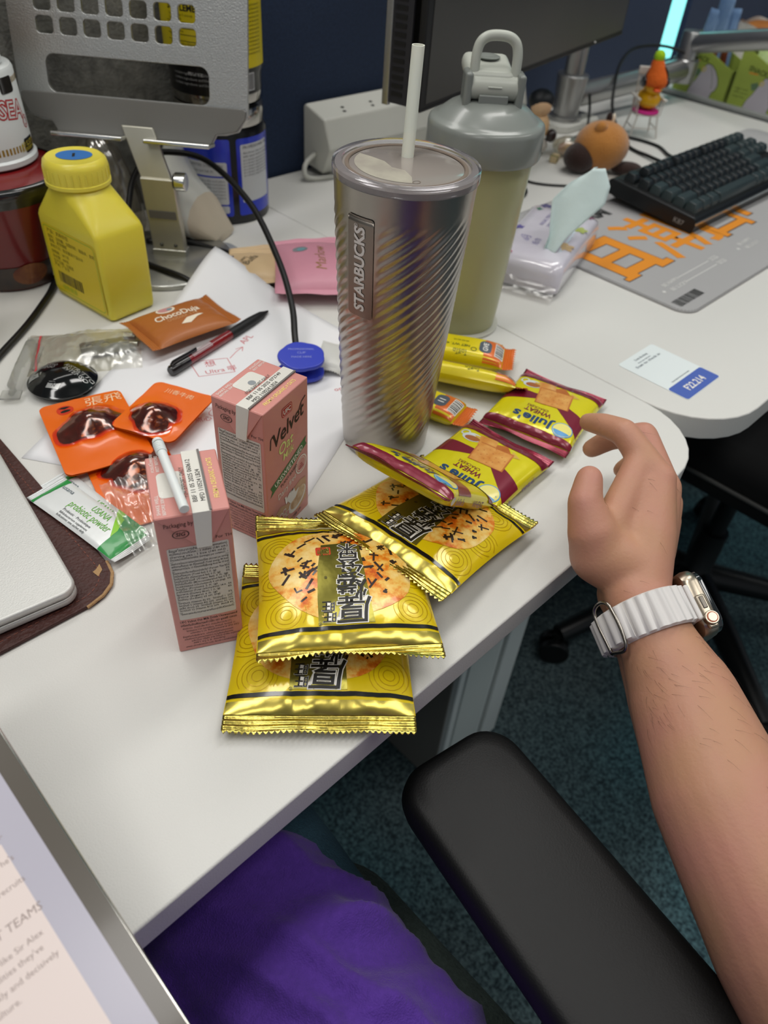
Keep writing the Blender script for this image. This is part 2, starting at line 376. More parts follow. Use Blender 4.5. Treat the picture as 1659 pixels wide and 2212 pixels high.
    lines = ['ข้อมูลโภชนาการ(Nutrition Information)', 'หนึ่งหน่วยบริโภค : 1 กล่อง (180 มล.)', '(Serving size : 1 box (180 ml.))', 'จำนวนหน่วยบริโภคต่อกล่อง (Serving(s) per container) : 1', '-',
             'คุณค่าทางโภชนาการต่อหนึ่งหน่วยบริโภค (Amount per serving)', 'พลังงานทั้งหมด 80 กิโลแคลอรี่ (Total energy 80 kcal)', '(พลังงานจากไขมัน 15 กิโลแคลอรี่)(Energy from fat 15 kcal)', '-', 'ร้อยละของปริมาณที่แนะนำต่อวัน* (Percent Thai RDI)',
             'ไขมันทั้งหมด (Total fat) 2 ก. (g)          3%', 'ไขมันอิ่มตัว (Saturated fat) 0 ก. (g)      0%', 'ไขมันทรานส์ (Trans fat) 0 ก. (g)', 'ไขมันไม่อิ่มตัว (Monounsaturated fat) 0.5 ก.', 'โคเลสเตอรอล (Cholesterol) 0 มก.(mg)  0%', 'โปรตีน (Protein) 2 ก. (g)', 'คาร์โบไฮเดรต (Total carbohydrate) 14 ก.  5%', 'ใยอาหาร (Dietary fiber) 1 ก. (g)        4%', 'น้ำตาล (Sugars) 6 ก. (g)', 'โซเดียม (Sodium) 65 มก. (mg)        3%', '-',
             'วิตามินเอ (Vitamin A) 0%   วิตามินบี 1  20%', 'วิตามินบี 2 (Vitamin B2) 20%  แคลเซียม 15%', 'เหล็ก (Iron) 2%  วิตามินดี (Vitamin D) 10%', 'วิตามินบี 12 (Vitamin B12) 20%  สังกะสี 4%', '-', '*ร้อยละของปริมาณสารอาหารที่แนะนำให้บริโภคต่อวัน']
    it = []; z = 9.08; rules = []
    for s in lines:
        if s == '-': rules += line([(-1.58, z+.12), (1.68, z+.12)], .025); z -= .09; continue
        h = .19 if z > 9 else .155
        it.append((s, -1.56, z, h, 0, 'LEFT', 0, .008, -min(3.2, len(s)*h*.62))); z -= .232
    text(it, INK, t, FW, .014, res=1); shape('table_rules', rules, INK, t, FW, .013, 0)
    text([('UFC Velvet Oat Milk Drink Unsweetened', -1.68, 2.82, .22, 0, 'LEFT', 0, .01, -3.45), ('เครื่องดื่มธัญพืชนานมข้าวโอ๊ต ตรา ยูเอฟซี เวลเวท', -1.68, 2.5, .19, 0, 'LEFT', 0, .01, -3.4),
          ('ส่วนประกอบ : น้ำนมข้าวโอ๊ต 98.5%, น้ำมันเมล็ดทานตะวัน 0.5%,', -1.6, 2.2, .16, 0, 'LEFT', 0, 0, -3.0), ('วิตามินรวม 0.2% (แคลเซียม), วิตามินดี, วิตามินบี 12', -1.4, 1.93, .16, 0, 'LEFT', 0, 0, -3.0), ('แต่งกลิ่น 0.1% วัตถุเจือปนอาหาร (INS 341)', -1.2, 1.68, .16, 0, 'LEFT', 0, 0, -3.0),
          ('ข้อมูลสำหรับผู้แพ้อาหาร : ผลิตภัณฑ์นี้มีส่วนประกอบของ', -1.68, 1.38, .16, 0, 'LEFT', 0, 0, -3.1), ('ควรบริโภคอาหารหลากหลายครบ 5 หมู่ ในสัดส่วนที่เหมาะสม', -1.6, 1.12, .16, 0, 'LEFT', 0, 0, -3.0), ('ผลิตโดย บริษัท อาหารไทย จำกัด กรุงเทพฯ', -1.2, .88, .16, 0, 'LEFT', 0, 0, -3.1), ('488/1 หมู่ 2 ต. อ้อมใหญ่', -1.1, .64, .15, 0), ('www.ufcvelvetoat.com, facebook/ufcvelvet', -1.6, .36, .17, 0, 'LEFT', 0, 0, -3.2)], DKBR, t, FW, .012, res=1)
    # the wide picture face
    shape('brand_badge', [rrect(-.62, 10.2, .62, 10.95, .18)], REDLOGO, t, side, .006); shape('brand_badge', [rrect(-.56, 10.26, .56, 10.89, .15)], PINK, t, side, .010); shape('brand_badge', [rrect(-.5, 10.31, .5, 10.84, .12)], REDLOGO, t, side, .014)
    text([('UFC', 0, 10.4, .34, 0, 'CENTER', 0, .02)], WHITE_INK, t, side, .02)
    text([('Velvet', .05, 8.75, 1.15, 12, 'CENTER', .35, .012, .95)], DKBR, t, side, .012, .8, res=3)
    shape('lettering', line([(-2.05,8.5),(-1.95,9.3),(-1.75,9.45),(-1.55,9.1)], .1)+line([(1.3,9.6),(1.75,10.25),(2.25,10.45)], .11), DKBR, t, side, .012, 0)
    text([('Oat', -.35, 7.55, .85, 10, 'CENTER', .3, .012, .95), ('Milk', -.1, 6.85, .58, 10, 'CENTER', .3, .005)], LIME_T, t, side, .012, res=3)
    rib = [(-2.25,5.25),(-1.8,5.45),(-.9,5.85),(.3,6.3),(1.6,6.8),(2.3,7.0),(2.15,6.6),(2.35,6.25),(1.6,6.05),(.3,5.55),(-.9,5.1),(-1.8,4.7),(-2.3,4.4),(-2.05,4.85)]
    shape('ribbon', [rib[0:2]+rib[11:14], rib[1:3]+rib[10:12], rib[2:4]+rib[9:11], rib[3:5]+rib[8:10], rib[4:9]], GREENR, t, side, .008, .8)
    text([('UNSWEETENED', -1.68, 4.93, .46, 20.5, 'LEFT', 0, .01, -3.7)], WHITE_INK, t, side, .016)
    text([('PLANT-BASED', -1.05, 4.5, .3, 17, 'LEFT', 0, .005, .82)], DKBR, t, side, .012)
    text([('Dairy free', -1.45, 3.55, .52, 16, 'LEFT', .3, .0, .8)], WHITE_INK, t, side, .012)
    shape('health_mark', [circle(1.55, 4.9, .78, 28)], PINK, t, side, .006, .5); shape('health_mark', ring(1.55, 4.9, .68, .78), WHITE_INK, t, side, .012, 0); shape('health_mark', ring(1.55, 4.9, .52, .56), WHITE_INK, t, side, .012, 0)
    shape('health_mark', [[(1.55-k*.13, 4.55+(3-k)*.18), (1.55+k*.13, 4.55+(3-k)*.18), (1.55+k*.11, 4.66+(3-k)*.18), (1.55-k*.11, 4.66+(3-k)*.18)] for k in range(1, 4)], REDLOGO, t, side, .014, 0)
    shape('milk_splash', [[(-2.3,2.0),(-1.2,2.75),(-.3,2.4),(.2,3.2),(1.4,3.5),(2.2,3.3),(2.25,1.2),(1.2,.8),(-.2,1.1),(-1.3,1.5)]], mat('oat_tan', '#b98a68', .5, var=(90, '#d8b48c', .6)), t, side, .006, .6)
    shape('oat_bowl', [circle(1.0, 1.9, 1.25, 26, .85, .5)], WHITE_INK, t, side, .010, .5); shape('oat_bowl', [circle(1.05, 2.05, 1.08, 26, .72, .5)], OATC, t, side, .014, .5)
    shape('milk_splash', [[(-.5,2.9),(-.1,3.3),(.2,2.9),(.5,3.4),(.75,2.8),(1.2,3.0),(.8,2.3),(.1,2.1)], [(-.7,3.3),(-.45,3.25),(-.3,2.6),(-.5,2.5)]], WHITE_INK, t, side, .018, .5)
    shape('nutrient_icons', [rrect(-2.15+.42*k, .75+.13*k, -1.78+.42*k, 1.25+.13*k, .08, 3) for k in range(5)]+[rrect(-2.15+.42*k, 1.3+.13*k, -1.78+.42*k, 1.8+.13*k, .12, 3) for k in range(4)], WHITE_INK, t, side, .02, 0)
    shape('nutrient_icons', [rrect(-2.1+.42*k, .8+.13*k, -1.83+.42*k, 1.2+.13*k, .05, 2) for k in range(5)]+[rrect(-2.1+.42*k, 1.36+.13*k, -1.83+.42*k, 1.72+.13*k, .08, 2) for k in range(4)], PINK, t, side, .026, 0)
    shape('quality_seal', [circle(-1.7, .38, .34, 20)], mat('seal_olive', '#8b8f3c', .5), t, side, .012, 0); shape('quality_seal', ring(-1.7, .38, .34, .45), WHITE_INK, t, side, .014, 0)
    text([('180 มล.', .5, .3, .25, 15), ('PRODUCT OF OATS', -1.1, .22, .16, 10)], DKBR, t, side, .012)
    return t
carton('milk_carton', 'pink milk carton with a white straw lying on top', (15.25, 28.75, 0), -26.5, '060612')
carton('milk_carton', 'pink milk carton with its picture face showing, beside the tumbler', (24.25, 33.75, 0), -72.5, '072749')
# drinking straw lying on the near carton
st = thing('drinking_straw', 'short white bendy straw lying on the pink carton', 'straw', (15.25, 28.75, 11.82), -26.5)
ST_W = mat('straw_white', '#dfe3e1', .35, sss=.1)
p0, p1 = Vector((-.35, -2.75, .38)), Vector((-1.0, 2.2, .42)); d_ = (p1-p0)
MB().tube([p0+d_*k/6 for k in range(7)], .27, 14).build('tube', ST_W, st)
q = MB(); dn = d_.normalized()
for k in range(5): q.tube([p1+dn*(.02+.17*k), p1+dn*(.10+.17*k), p1+dn*(.18+.17*k)], [.29, .34, .29], 14)
q.build('bellows', ST_W, st)
MB().tube([p1+dn*.9, p1+dn*1.15], [.33, .3], 14).build('tip', ST_W, st)

# ---------------------------------------------------------------- steel tumbler
STEEL = mat('brushed_steel', '#aaa49d', .3, 1.0, aniso=.3, bump=(220, .03))
tb = thing('steel_tumbler', 'tall brushed steel tumbler with twisted ridges, clear lid and straw', 'tumbler', (37.9, 34.9, 0))
TA = math.atan2(-34.9, -37.9)          # direction towards the middle of the emblem side
def tum_r(z): return 3.55+ (4.85-3.55)*(z/22.2)**.9
EMB = TA-.6
def tum(a, z):
    r = tum_r(z); da = (a-EMB+math.pi) % (2*math.pi)-math.pi
    fade = min(1, max(0, (z-2.0)/2.5))*min(1, max(0, (20.6-z)/1.2)); fade *= 1-max(0, min(1, (.33-abs(da)*1)/.06))*(1 if 13.2 < z < 20.8 else 0)
    ph = 28*a/ (2*math.pi) + (22-z)*1.2
    f = ph-math.floor(ph); ridge = (f if f < .7 else (1-f)/.3*.7)/.7
    return r + .10*(ridge-.5)*fade
m_ = MB(); NA, NZ = 240, 130; zs = [0, .0, .12, .4]+[.4+(22.2-.4)*k/NZ for k in range(1, NZ+1)]
rings = [[(3.2*math.cos(2*math.pi*i/NA), 3.2*math.sin(2*math.pi*i/NA), 0) for i in range(NA)]]
for z, sh in ((.02, .15), (.2, .04)):
    rings.append([((tum_r(0)-sh)*math.cos(2*math.pi*i/NA), (tum_r(0)-sh)*math.sin(2*math.pi*i/NA), z) for i in range(NA)])
for k in range(NZ+1):
    z = .4+(22.2-.4)*k/NZ; rings.append([(tum(2*math.pi*i/NA, z)*math.cos(2*math.pi*i/NA), tum(2*math.pi*i/NA, z)*math.sin(2*math.pi*i/NA), z) for i in range(NA)])
m_.loft(rings, True, False).build('body', STEEL, tb, smooth=60)
emb = lambda u, v: ((tum_r(v)+.02)*math.cos(EMB+u/tum_r(v)), (tum_r(v)+.02)*math.sin(EMB+u/tum_r(v)), v)
shape('emblem_plate', [rrect(-1.05, 13.4, 1.05, 20.6, .2)], mat('satin_plate', '#8d857d', .38, 1.0), tb, emb, .05, .3)
text([('STARBUCKS', .38, 13.9, .82, 90, 'LEFT', 0, .035, .98), ('®', -.15, 19.8, .3, 90)], mat('etched_white', '#d9d6d2', .6), tb, emb, .09, .4, res=3)
RIMM = mat('lid_clear', '#e6e4ea', .06, trans=.92, ior=1.3)
MB().lathe([(4.80, 22.2), (4.95, 22.22), (4.98, 22.5), (4.96, 22.86), (4.8, 22.94), (4.35, 22.9), (4.3, 22.8)], 96, cap0=False, cap1=False).build('lid_rim', RIMM, tb, smooth=50)
MB().lathe([(4.7, 22.0), (4.72, 22.55), (4.3, 22.72), (4.1, 22.72), (3.95, 22.62), (3.6, 22.76), (.02, 22.76)], 96).build('lid', mat('lid_disc', '#908881', .16, coat=.5), tb, smooth=50)
MB().lathe([(4.12, 22.74), (3.9, 22.77), (3.85, 22.7)], 96, cap0=False, cap1=False).build('lid_gasket', mat('lid_gasket', '#75675b', .4), tb)
shape('foam_residue', [[(3.5*math.cos(R_(a)), 3.5*math.sin(R_(a))) for a in range(110, 232, 8)]+[(-1.5,-1.9),(-1.0,-.8),(-1.3,.1),(-.9,1.2),(-1.0,2.3)]], mat('foam_residue', '#aaa595', .5, var=(45, '#8f877d', .35)), tb, lambda u, v: (u, v, 22.77), .01, .7)
shape('lid_mark', ring(0, -3.0, .32, .38), mat('lid_gasket', '#7a6c60'), tb, lambda u, v: (u*.8-1.9, v*.6-.9, 22.77), .015, 0)
sv = MB(); b0, b1 = Vector((.35, .4, 19.5)), Vector((2.7, 2.35, 28.9))
sr = [[(c*r_ + b0.x+(b1.x-b0.x)*t_, s_*r_ + b0.y+(b1.y-b0.y)*t_, b0.z+(b1.z-b0.z)*t_) for c, s_ in [(math.cos(2*math.pi*i/28), math.sin(2*math.pi*i/28)) for i in range(28)]] for t_, r_ in ((0,.42),(1,.42),(1,.34),(.5,.34))]
sv.loft(sr, False, True).build('straw', mat('straw_cream', '#dcdccd', .45, sss=.1), tb, smooth=50)
# ---------------------------------------------------------------- flow-wrapped packets
def packet_fn(a, b, h, p=2.6, q=.55, wr=.05, seed=0):
    def top(u, v):
        x, y = min(1, abs(u)/a), min(1, abs(v)/b)
        e = max(0, 1-x**p)**q * max(0, 1-y**p)**q
        edge = (y**4*.9+.25)*(1-x**6)
        return (u, v, h*e + wr*edge*min(1, e*4)*(nz(u*.9, v*.35, seed)+.5*nz(u*2.1, v*1.1, seed+7)))
    return top
def packet_mesh(t, a, b, top, hb, m, seal, seal_m, zig=.28, curl=(0,0), ridges=4, back_m=None, nu=40, nv=44, gold=None, wave=.10, p2=2.6, q2=.55):
    def sh(v): return 1.0-.035*(1-(abs(v)/b)**2)
    f1 = lambda u, v: (top(u, v)[0]*sh(v), v, top(u, v)[2])
    def bot(u, v):
        x, y = min(1, abs(u)/a), min(1, abs(v)/b)
        return (u*sh(v), v, -hb*max(0, 1-x**p2)**q2*max(0, 1-y**p2)**q2)
    MB().grid(f1, nu, nv, -a, a, -b, b).build('wrapper', m, t, smooth=180)
    mb = MB(); mb.grid(lambda u, v: bot(-u, v), nu//2, nv//2, -a, a, -b, b); mb.build('wrapper_back', back_m or m, t, smooth=180)
    for k, sg in enumerate((1, -1)):
        cz = curl[k]
        def strip(u, s, sg=sg, cz=cz):
            z = wave*s*(nz(u*.35, sg*3.3, 5)*2) + .035*math.sin(s*ridges*2*math.pi) + cz*s*s*seal*(.5+.5*math.sin(u/a*2+sg))
            return (u*(1 if s else .999), sg*(b+s*seal), z)
        n = int(2*a/(zig or .4)); N = n*2; mb = MB(); rows = 2+ridges*6
        mb.grid((lambda u, s: strip(u, s)) if sg > 0 else (lambda u, s: strip(-u, s)), N, rows, -a, a, 0, 1)
        if zig:
            pts = []; base = len(mb.v)-(N+1)
            for i in range(0, N, 2):
                x, y, z = mb.v[base+i+1]; mb.v.append((x, y+sg*zig*.75, z+.02*nz(i, sg)))
                mb.f.append((base+i, base+i+1, len(mb.v)-1)); mb.f.append((base+i+1, base+i+2, len(mb.v)-1))
        o = mb.build('crimp_seal', seal_m, t, smooth=60)
        sol = o.modifiers.new('thick', 'SOLIDIFY'); sol.thickness = .03*S; sol.offset = 0
    return f1
GOLDY = mat('pack_yellow', '#dcc010', .22, .12, bump=(55, .25), coat=.5); GOLD = mat('gold_foil', '#cdbb5e', .2, 1.0, bump=(90, .3))
RINGL = mat('pack_yellow_line', '#b8930c', .3, .3); BLACKP = mat('gloss_black', '#0c0b09', .22, coat=.5)
GOLDB = mat('olive_gold_band', '#8f8738', .26, .75, bump=(60, .2), var=(45, '#6f692c', .7)); REDP = mat('red_print', '#c8371c', .35)
GOLDP = mat('gold_print', '#c3b258', .25, .9)
SEAW = mat('seaweed_print', '#26140c', .4, coat=.3)
def cracker_mat():
    m = mat('rice_cracker_print', '#e9b44e', .3, .1, coat=.35, bump=(30, .25)); N = m.node_tree.nodes; L = m.node_tree.links; b = N['Principled BSDF']
    tc = N.new('ShaderNodeTexCoord'); n = N.new('ShaderNodeTexNoise'); n.inputs['Scale'].default_value = 58; n.inputs['Detail'].default_value = 6; n.inputs['Roughness'].default_value = .62
    r = N.new('ShaderNodeValToRGB'); el = r.color_ramp.elements
    el[0].position = .29; el[0].color = (*lin('#8a3208'), 1); el[1].position = .68; el[1].color = (*lin('#f3da94'), 1)
    for pos, c in ((.38, '#c9560f'), (.455, '#e08620'), (.53, '#ebbd5c')): e = el.new(pos); e.color = (*lin(c), 1)
    L.new(tc.outputs['Object'], n.inputs['Vector']); L.new(n.outputs['Fac'], r.inputs[0]); L.new(r.outputs[0], b.inputs['Base Color'])
    return m
CRK = cracker_mat()
def clip_y(poly, lim, keep_low=True):
    out = []
    for i in range(len(poly)):
        p, q_ = poly[i], poly[(i+1) % len(poly)]
        ip, iq = (p[1] <= lim) == keep_low, (q_[1] <= lim) == keep_low
        if ip: out.append(p)
        if ip != iq: s = (lim-p[1])/(q_[1]-p[1]); out.append((p[0]+(q_[0]-p[0])*s, lim))
    return out
def rice_cracker_pack(label, P, X, Y, seed, curl=(0,0)):
    loc, rot = pose(P, X, Y)
    t = thing('rice_cracker_pack', label, 'snack packet', loc, rot=rot, group='gold rice cracker packets')
    a, b = 5.65, 5.35; rnd = random.Random(seed)
    top = packet_fn(a, b, 1.15, 2.4, .6, .16, seed)
    f = packet_mesh(t, a, b, top, .55, GOLDY, 1.0, GOLD, .34, curl, 3, back_m=GOLD)
    for sg in (1, -1):
        y0, y1 = sorted((sg*4.62, sg*5.33)); shape('gold_border', [rect(-a+.08, y0, a-.08, y1)], GOLDP, t, f, .05, .25)
        y0, y1 = sorted((sg*4.15, sg*4.42)); shape('black_stripe', [rect(-a+.05, y0, a-.05, y1)], BLACKP, t, f, .035, .35)
    rg = []
    for cx, cy in ((-4.2,3),(-3.6,-3.2),(3.9,3.1),(4.2,-2.6),(-4.6,0),(4.7,.4),(.2,3.6),(1.2,-3.6)):
        for r0 in (.35, .65, .95, 1.25): rg += [q_ for q_ in ring(cx, cy, r0, r0+.035, 20) if all(abs(x) < a-.1 and abs(y) < 4.1 for x, y in q_)]
    shape('wave_pattern', rg, RINGL, t, f, .024, 0)
    disc = [(4.75*math.cos(w_)*(1+.03*math.sin(5*w_+seed))+.1, 4.05*math.sin(w_)*(1+.03*math.cos(4*w_+seed))-.35) for w_ in [2*math.pi*k/48 for k in range(48)]]
    shape('cracker_print', [disc], CRK, t, f, .032, .5)
    sw = []
    for k in range(90):
        r_, w_ = 4.1*math.sqrt(rnd.random()), rnd.random()*6.283; x, y = r_*math.cos(w_)+.1, r_*math.sin(w_)*.85-.35
        if abs(x-.15) < 1.35 and y > -2.6: continue
        l, wd_, an = rnd.uniform(.14, .5), rnd.uniform(.055, .1), rnd.choice((.5, -.9, .9))+rnd.gauss(0, .3); c, s_ = math.cos(an), math.sin(an)
        sw.append([(x+c*i*l-s_*j*wd_, y+s_*i*l+c*j*wd_) for i, j in ((-1,-1),(1,-1),(1,1),(-1,1))])
        if rnd.random() < .35: sw.append([(x+c*i*wd_-s_*j*l*.8+c*l*.4, y+s_*i*wd_+c*j*l*.8+s_*l*.4) for i, j in ((-1,-1),(1,-1),(1,1),(-1,1))])
    tag(shape('seaweed_print', sw, SEAW, t, f, .040, .4), kind='stuff')
    band = [(-1.25,-2.5),(-.2,-2.75),(1.35,-2.6),(1.75,-.3),(1.9,2.2),(1.9,4.05),(-1.6,4.05),(-1.45,1.5)]
    shape('title_band', [band], GOLDB, t, f, .046, .45)
    chars = [('厚', 3.1, 1.5), ('燒', 1.6, 1.35), ('海', .25, 1.25), ('苔', -1.0, 1.15), ('米', -2.05, .9), ('果', -2.6, .8)]
    for bo, m_, off in ((.040, WHITE_INK, .056), (.012, INK, .066)):
        text([(c, -.45, y-h/2, h, 0, 'CENTER', .1, bo, 1.1) for c, y, h in chars[:5]]+[('旺', 1.15, 3.25, .62, 0, 'CENTER', .1, bo*.6, 1.05), ('旺', 1.2, 2.5, .62, 0, 'CENTER', .1, bo*.6, 1.05)], m_, t, f, off, .6, res=2)
    text([('®', 1.7, 3.9, .22, 0)], INK, t, f, .06); text([('®', 1.15, .4, .22, 0)], INK, t, f, .06)
    shape('red_stamp', [rrect(.75, -2.35, 1.75, -1.55, .1)], REDP, t, f, .052, 0); text([('知信', 1.25, -1.93, .32, 0, 'CENTER', 0, .02), ('知趣', 1.25, -2.3, .32, 0, 'CENTER', 0, .02)], GOLDP, t, f, .058)
    text([('▲由此撕開', 2.2, 4.8, .32, 0, 'LEFT', 0, 0, 1.0)], mat('violet_ink', '#4a3d55', .5), t, f, .03)
    return t
def dirv(deg, z=0): return (math.cos(R_(deg)), math.sin(R_(deg)), z)
rice_cracker_pack('gold rice cracker packet overhanging the desk edge, bottom of the pile', (19.2, 21.55, .75), dirv(137.5, .0), dirv(227.5, .0), 3)
rice_cracker_pack('gold rice cracker packet with curled crimp lying on the overhanging packet', (22.35, 23.15, 2.6), dirv(143, .02), dirv(233, .04), 8, (1.0, .4))
rice_cracker_pack('gold rice cracker packet lying under the tilted wheat cracker packet', (31.4, 23.7, 2.3), (-.10, .993, .0), (-.985, -.115, .16), 14, (.2, .2))

# ---------------------------------------------------------------- wheat cracker packets
JY = mat('cracker_pack_yellow', '#dcd012', .27, .15, bump=(45, .2), coat=.4); JM = mat('maroon_foil', '#7a0f2c', .22, .55, bump=(60, .3), coat=.4); JMP = mat('maroon_print', '#7c1830', .3, .2, coat=.4)
NAVYI = mat('navy_ink', '#123a66', .35, coat=.3); SALT = mat('square_cracker_print', '#c97724', .35, .1, var=(110, '#e3ac5c', .5), coat=.3); SALTD = mat('square_cracker_dark', '#a4561c', .4, var=(70, '#c77a30', .5))
CUPW = mat('cup_white', '#cfd6d8', .35, coat=.3); SKYB = mat('sky_blue', '#4b93c9', .35)
def wheat_pack(label, P, X, Y, seed):
    loc, rot = pose(P, X, Y); t = thing('wheat_cracker_pack', label, 'snack packet', loc, rot=rot, group='yellow wheat cracker packets')
    a, b = 4.15, 4.35; top = packet_fn(a, b, .9, 7, .42, .10, seed)
    f = packet_mesh(t, a, b, top, .75, JY, .95, JM, 0, (.3, .3), 5, p2=7, q2=.42, nu=56, nv=48)
    for sg in (1, -1):
        e0 = 3.85 if sg > 0 else 3.2
        y0, y1 = sorted((sg*e0, sg*4.34)); shape('maroon_border', [rect(-a+.03, y0, a-.03, y1)], JMP, t, f, .05, .18)
    shape('maroon_ray', [[(-4.05,.4),(-4.05,2.9),(-.4,-.5),(-.6,-1.1)]], JMP, t, f, .02, .35); shape('maroon_ray', [[(4.05,-.9),(4.05,1.3),(.6,-.4),(.6,-1.0)]], JMP, t, f, .02, .35)
    def sq(cx, cy, s, an): return [(cx+s*math.cos(R_(an+45+90*k)), cy+s*math.sin(R_(an+45+90*k))*.82) for k in range(4)]
    shape('cracker_print', [sq(-.5, -2.3, 1.2, 40)], SALTD, t, f, .026, .4); shape('cracker_print', [sq(.9, -2.5, 1.15, 15)], SALT, t, f, .029, .4); shape('cracker_print', [sq(-.35, -1.05, 2.3, 8)], SALTD, t, f, .031, .4); shape('cracker_print', [sq(-.35, -1.0, 2.12, 8)], SALT, t, f, .036, .4)
    shape('cracker_print', [circle(-.35+math.cos(R_(53))*x+math.cos(R_(-37))*y, -1.1+(math.sin(R_(53))*x+math.sin(R_(-37))*y)*.82, .06, 6) for x in (-.9,-.3,.3,.9) for y in (-.9,-.3,.3,.9)], SALTD, t, f, .04, 0)
    shape('cup_print', [circle(2.3, -2.2, .95, 20, .6, .2)], CUPW, t, f, .027, .4); shape('cup_print', [circle(2.25, -2.05, .7, 18, .36, .2)], mat('tea_brown', '#a05d2a', .4), t, f, .033, .4); shape('cup_print', ring(3.2, -2.5, .28, .42, 14), CUPW, t, f, .03, 0)
    shape('leaf_print', [[(1.3,-2.9),(2.4,-2.6),(1.8,-2.2)]], mat('wheat_ear', '#c9a545', .5), t, f, .028, .4); shape('leaf_print', [[(-2.4,-2.4),(-1.4,-2.9),(-1.5,-2.1)]], mat('wheat_ear', '#c9a545', .5), t, f, .028, .4)
    text([("Julie's", -1.7, 2.45, 1.05, 0, 'LEFT', .0, .03, -3.9)], NAVYI, t, f, .03, .4, res=3)
    text([('WHEAT', .1, 1.45, .6, 0, 'CENTER', 0, .025, -2.6)], JMP, t, f, .03, .5); text([('CRACKERS', .35, .98, .34, 0, 'CENTER', 0, .005, -2.1)], JMP, t, f, .03, .5)
    shape('brand_roundel', [circle(-2.75, 2.9, .95, 26)], SKYB, t, f, .028, .4); shape('brand_roundel', [circle(-2.75, 2.9, .86, 26)], mat('roundel_cream', '#e6dc7a', .35, coat=.3), t, f, .034, .4); shape('brand_roundel', [[(-2.75+.82*math.cos(R_(k)), 2.9+.82*math.sin(R_(k))) for k in range(15, 170, 12)]], SKYB, t, f, .04, .4)
    # lettering on the two long sides
    side = lambda u, v: (-a*.985-.01, -u, v*.9)
    text([("Julie's", -3.2, -.25, .5, 0, 'LEFT', .1, .02, -1.7), ('WHEAT', .2, -.25, .5, 0, 'LEFT', 0, .02, -2.0)], mat('side_violet', '#7a5a86', .4), t, lambda u, v: (-a*(1-.035*(1-(u/b)**2))-.03, -u, v), .0, .3)
    shape('brand_roundel', [circle(-3.8, 0, .33, 16)], CUPW, t, lambda u, v: (-a*(1-.035*(1-(u/b)**2))-.03, -u, v), .0, 0)
    return t
wheat_pack('yellow and maroon wheat cracker packet touched by the fingertip', (51.2, 27.6, .8), dirv(104), dirv(194), 2)
wheat_pack('yellow and maroon wheat cracker packet lying flat beside the tumbler', (40.1, 26.1, .9), dirv(96.5), dirv(186.5, .02), 5)
wheat_pack('yellow and maroon wheat cracker packet tilted on a gold rice cracker packet', (32.2, 25.3, 4.85), (-.13, .985, .0), (-.80, -.10, .62), 9)

# ---------------------------------------------------------------- yellow biscuit bars behind the tumbler
BY = mat('bar_yellow', '#e2cf16', .3, .1, bump=(50, .2), coat=.4); BO = mat('bar_orange', '#d9691c', .3, .1, bump=(70, .25), coat=.4); BGREY = mat('slate_emblem', '#4c5560', .4)
def biscuit_bar(label, P, X, Y, half, wid, hgt, texts=True):
    loc, rot = pose(P, X, Y); t = thing('biscuit_bar', label, 'snack bar', loc, rot=rot, group='yellow biscuit bars')
    a, b = wid, half; top = packet_fn(a, b, hgt, 5, .4, .10, 4)
    f = packet_mesh(t, a, b, top, hgt*.8, BY, .9, BO, .3, (.3, .3), 4, p2=5, q2=.4, nu=32, nv=50)
    shape('orange_end', [rect(-a+.03, -b+.1, a-.03, -b+2.0)], BO, t, f, .02, .3)
    shape('emblem', [rrect(-.9, -b+1.3, .9, -b+2.5, .5)], BGREY, t, f, .03, .3); pass
    text([('11', 0, -b+1.6, .6, 0, 'CENTER', 0, .02)] if not texts else [('GVE', 0, -b+1.65, .5, 0, 'CENTER', 0, .02)], WHITE_INK, t, f, .04)
    if texts:
        text([('NET WT. 45g', -.2, -b+3.4, .34, 90, 'LEFT', 0, .02), ('โอรีโอ', -1.0, -b+3.6, .45, 90), ('00-00-00-00', .5, -b+3.6, .22, 90), ('BISCUITS 饼干', .15, b-4.5, .4, 90, 'LEFT', 0, .02)], mat('green_ink', '#4d5a14', .5), t, f, .03)
        shape('emblem', ring(-.7, -b+3.0, .22, .3, 14), mat('green_ink', '#4d5a14'), t, f, .03, 0)
        fin = MB(); fin.grid(lambda u, v: (a*1.02+.05*math.sin(u*40)+.25*(1-abs(u-.5)), (u-.5)*2*b*.96, .25-.5*v), 40, 3); fin.build('back_seam', BY, t, smooth=180)
    bc = []; x = -.9
    rnd = random.Random(3)
    while x < .9: w_ = rnd.choice((.06,.1,.14)); bc.append(rect(x, -b+.15, x+w_, -b+.9)); x += w_+rnd.choice((.08,.12))
    shape('barcode_patch', [rect(-1.0, -b+.1, 1.0, -b+.95)], WHITE_INK, t, f, .028, .3); tag(shape('barcode', bc, INK, t, f, .034, .3), kind='stuff')
    return t
biscuit_bar('long yellow biscuit bar lying behind the tumbler, further from the crackers', (50.6, 41.0, 1.35), (.82, .55, .12), (-.55, .82, 0), 7.0, 1.7, 1.15)
biscuit_bar('long yellow biscuit bar with folded seam next to the wheat crackers', (48.0, 37.3, 1.35), (.74, .42, -.5), (-.5, .86, 0), 7.0, 1.7, 1.1)
biscuit_bar('short biscuit bar with an orange end poking out beside the tumbler', (43.6, 34.9, 1.0), (.88, .25, 0), (-.28, .96, 0), 3.0, 1.6, .85, False)
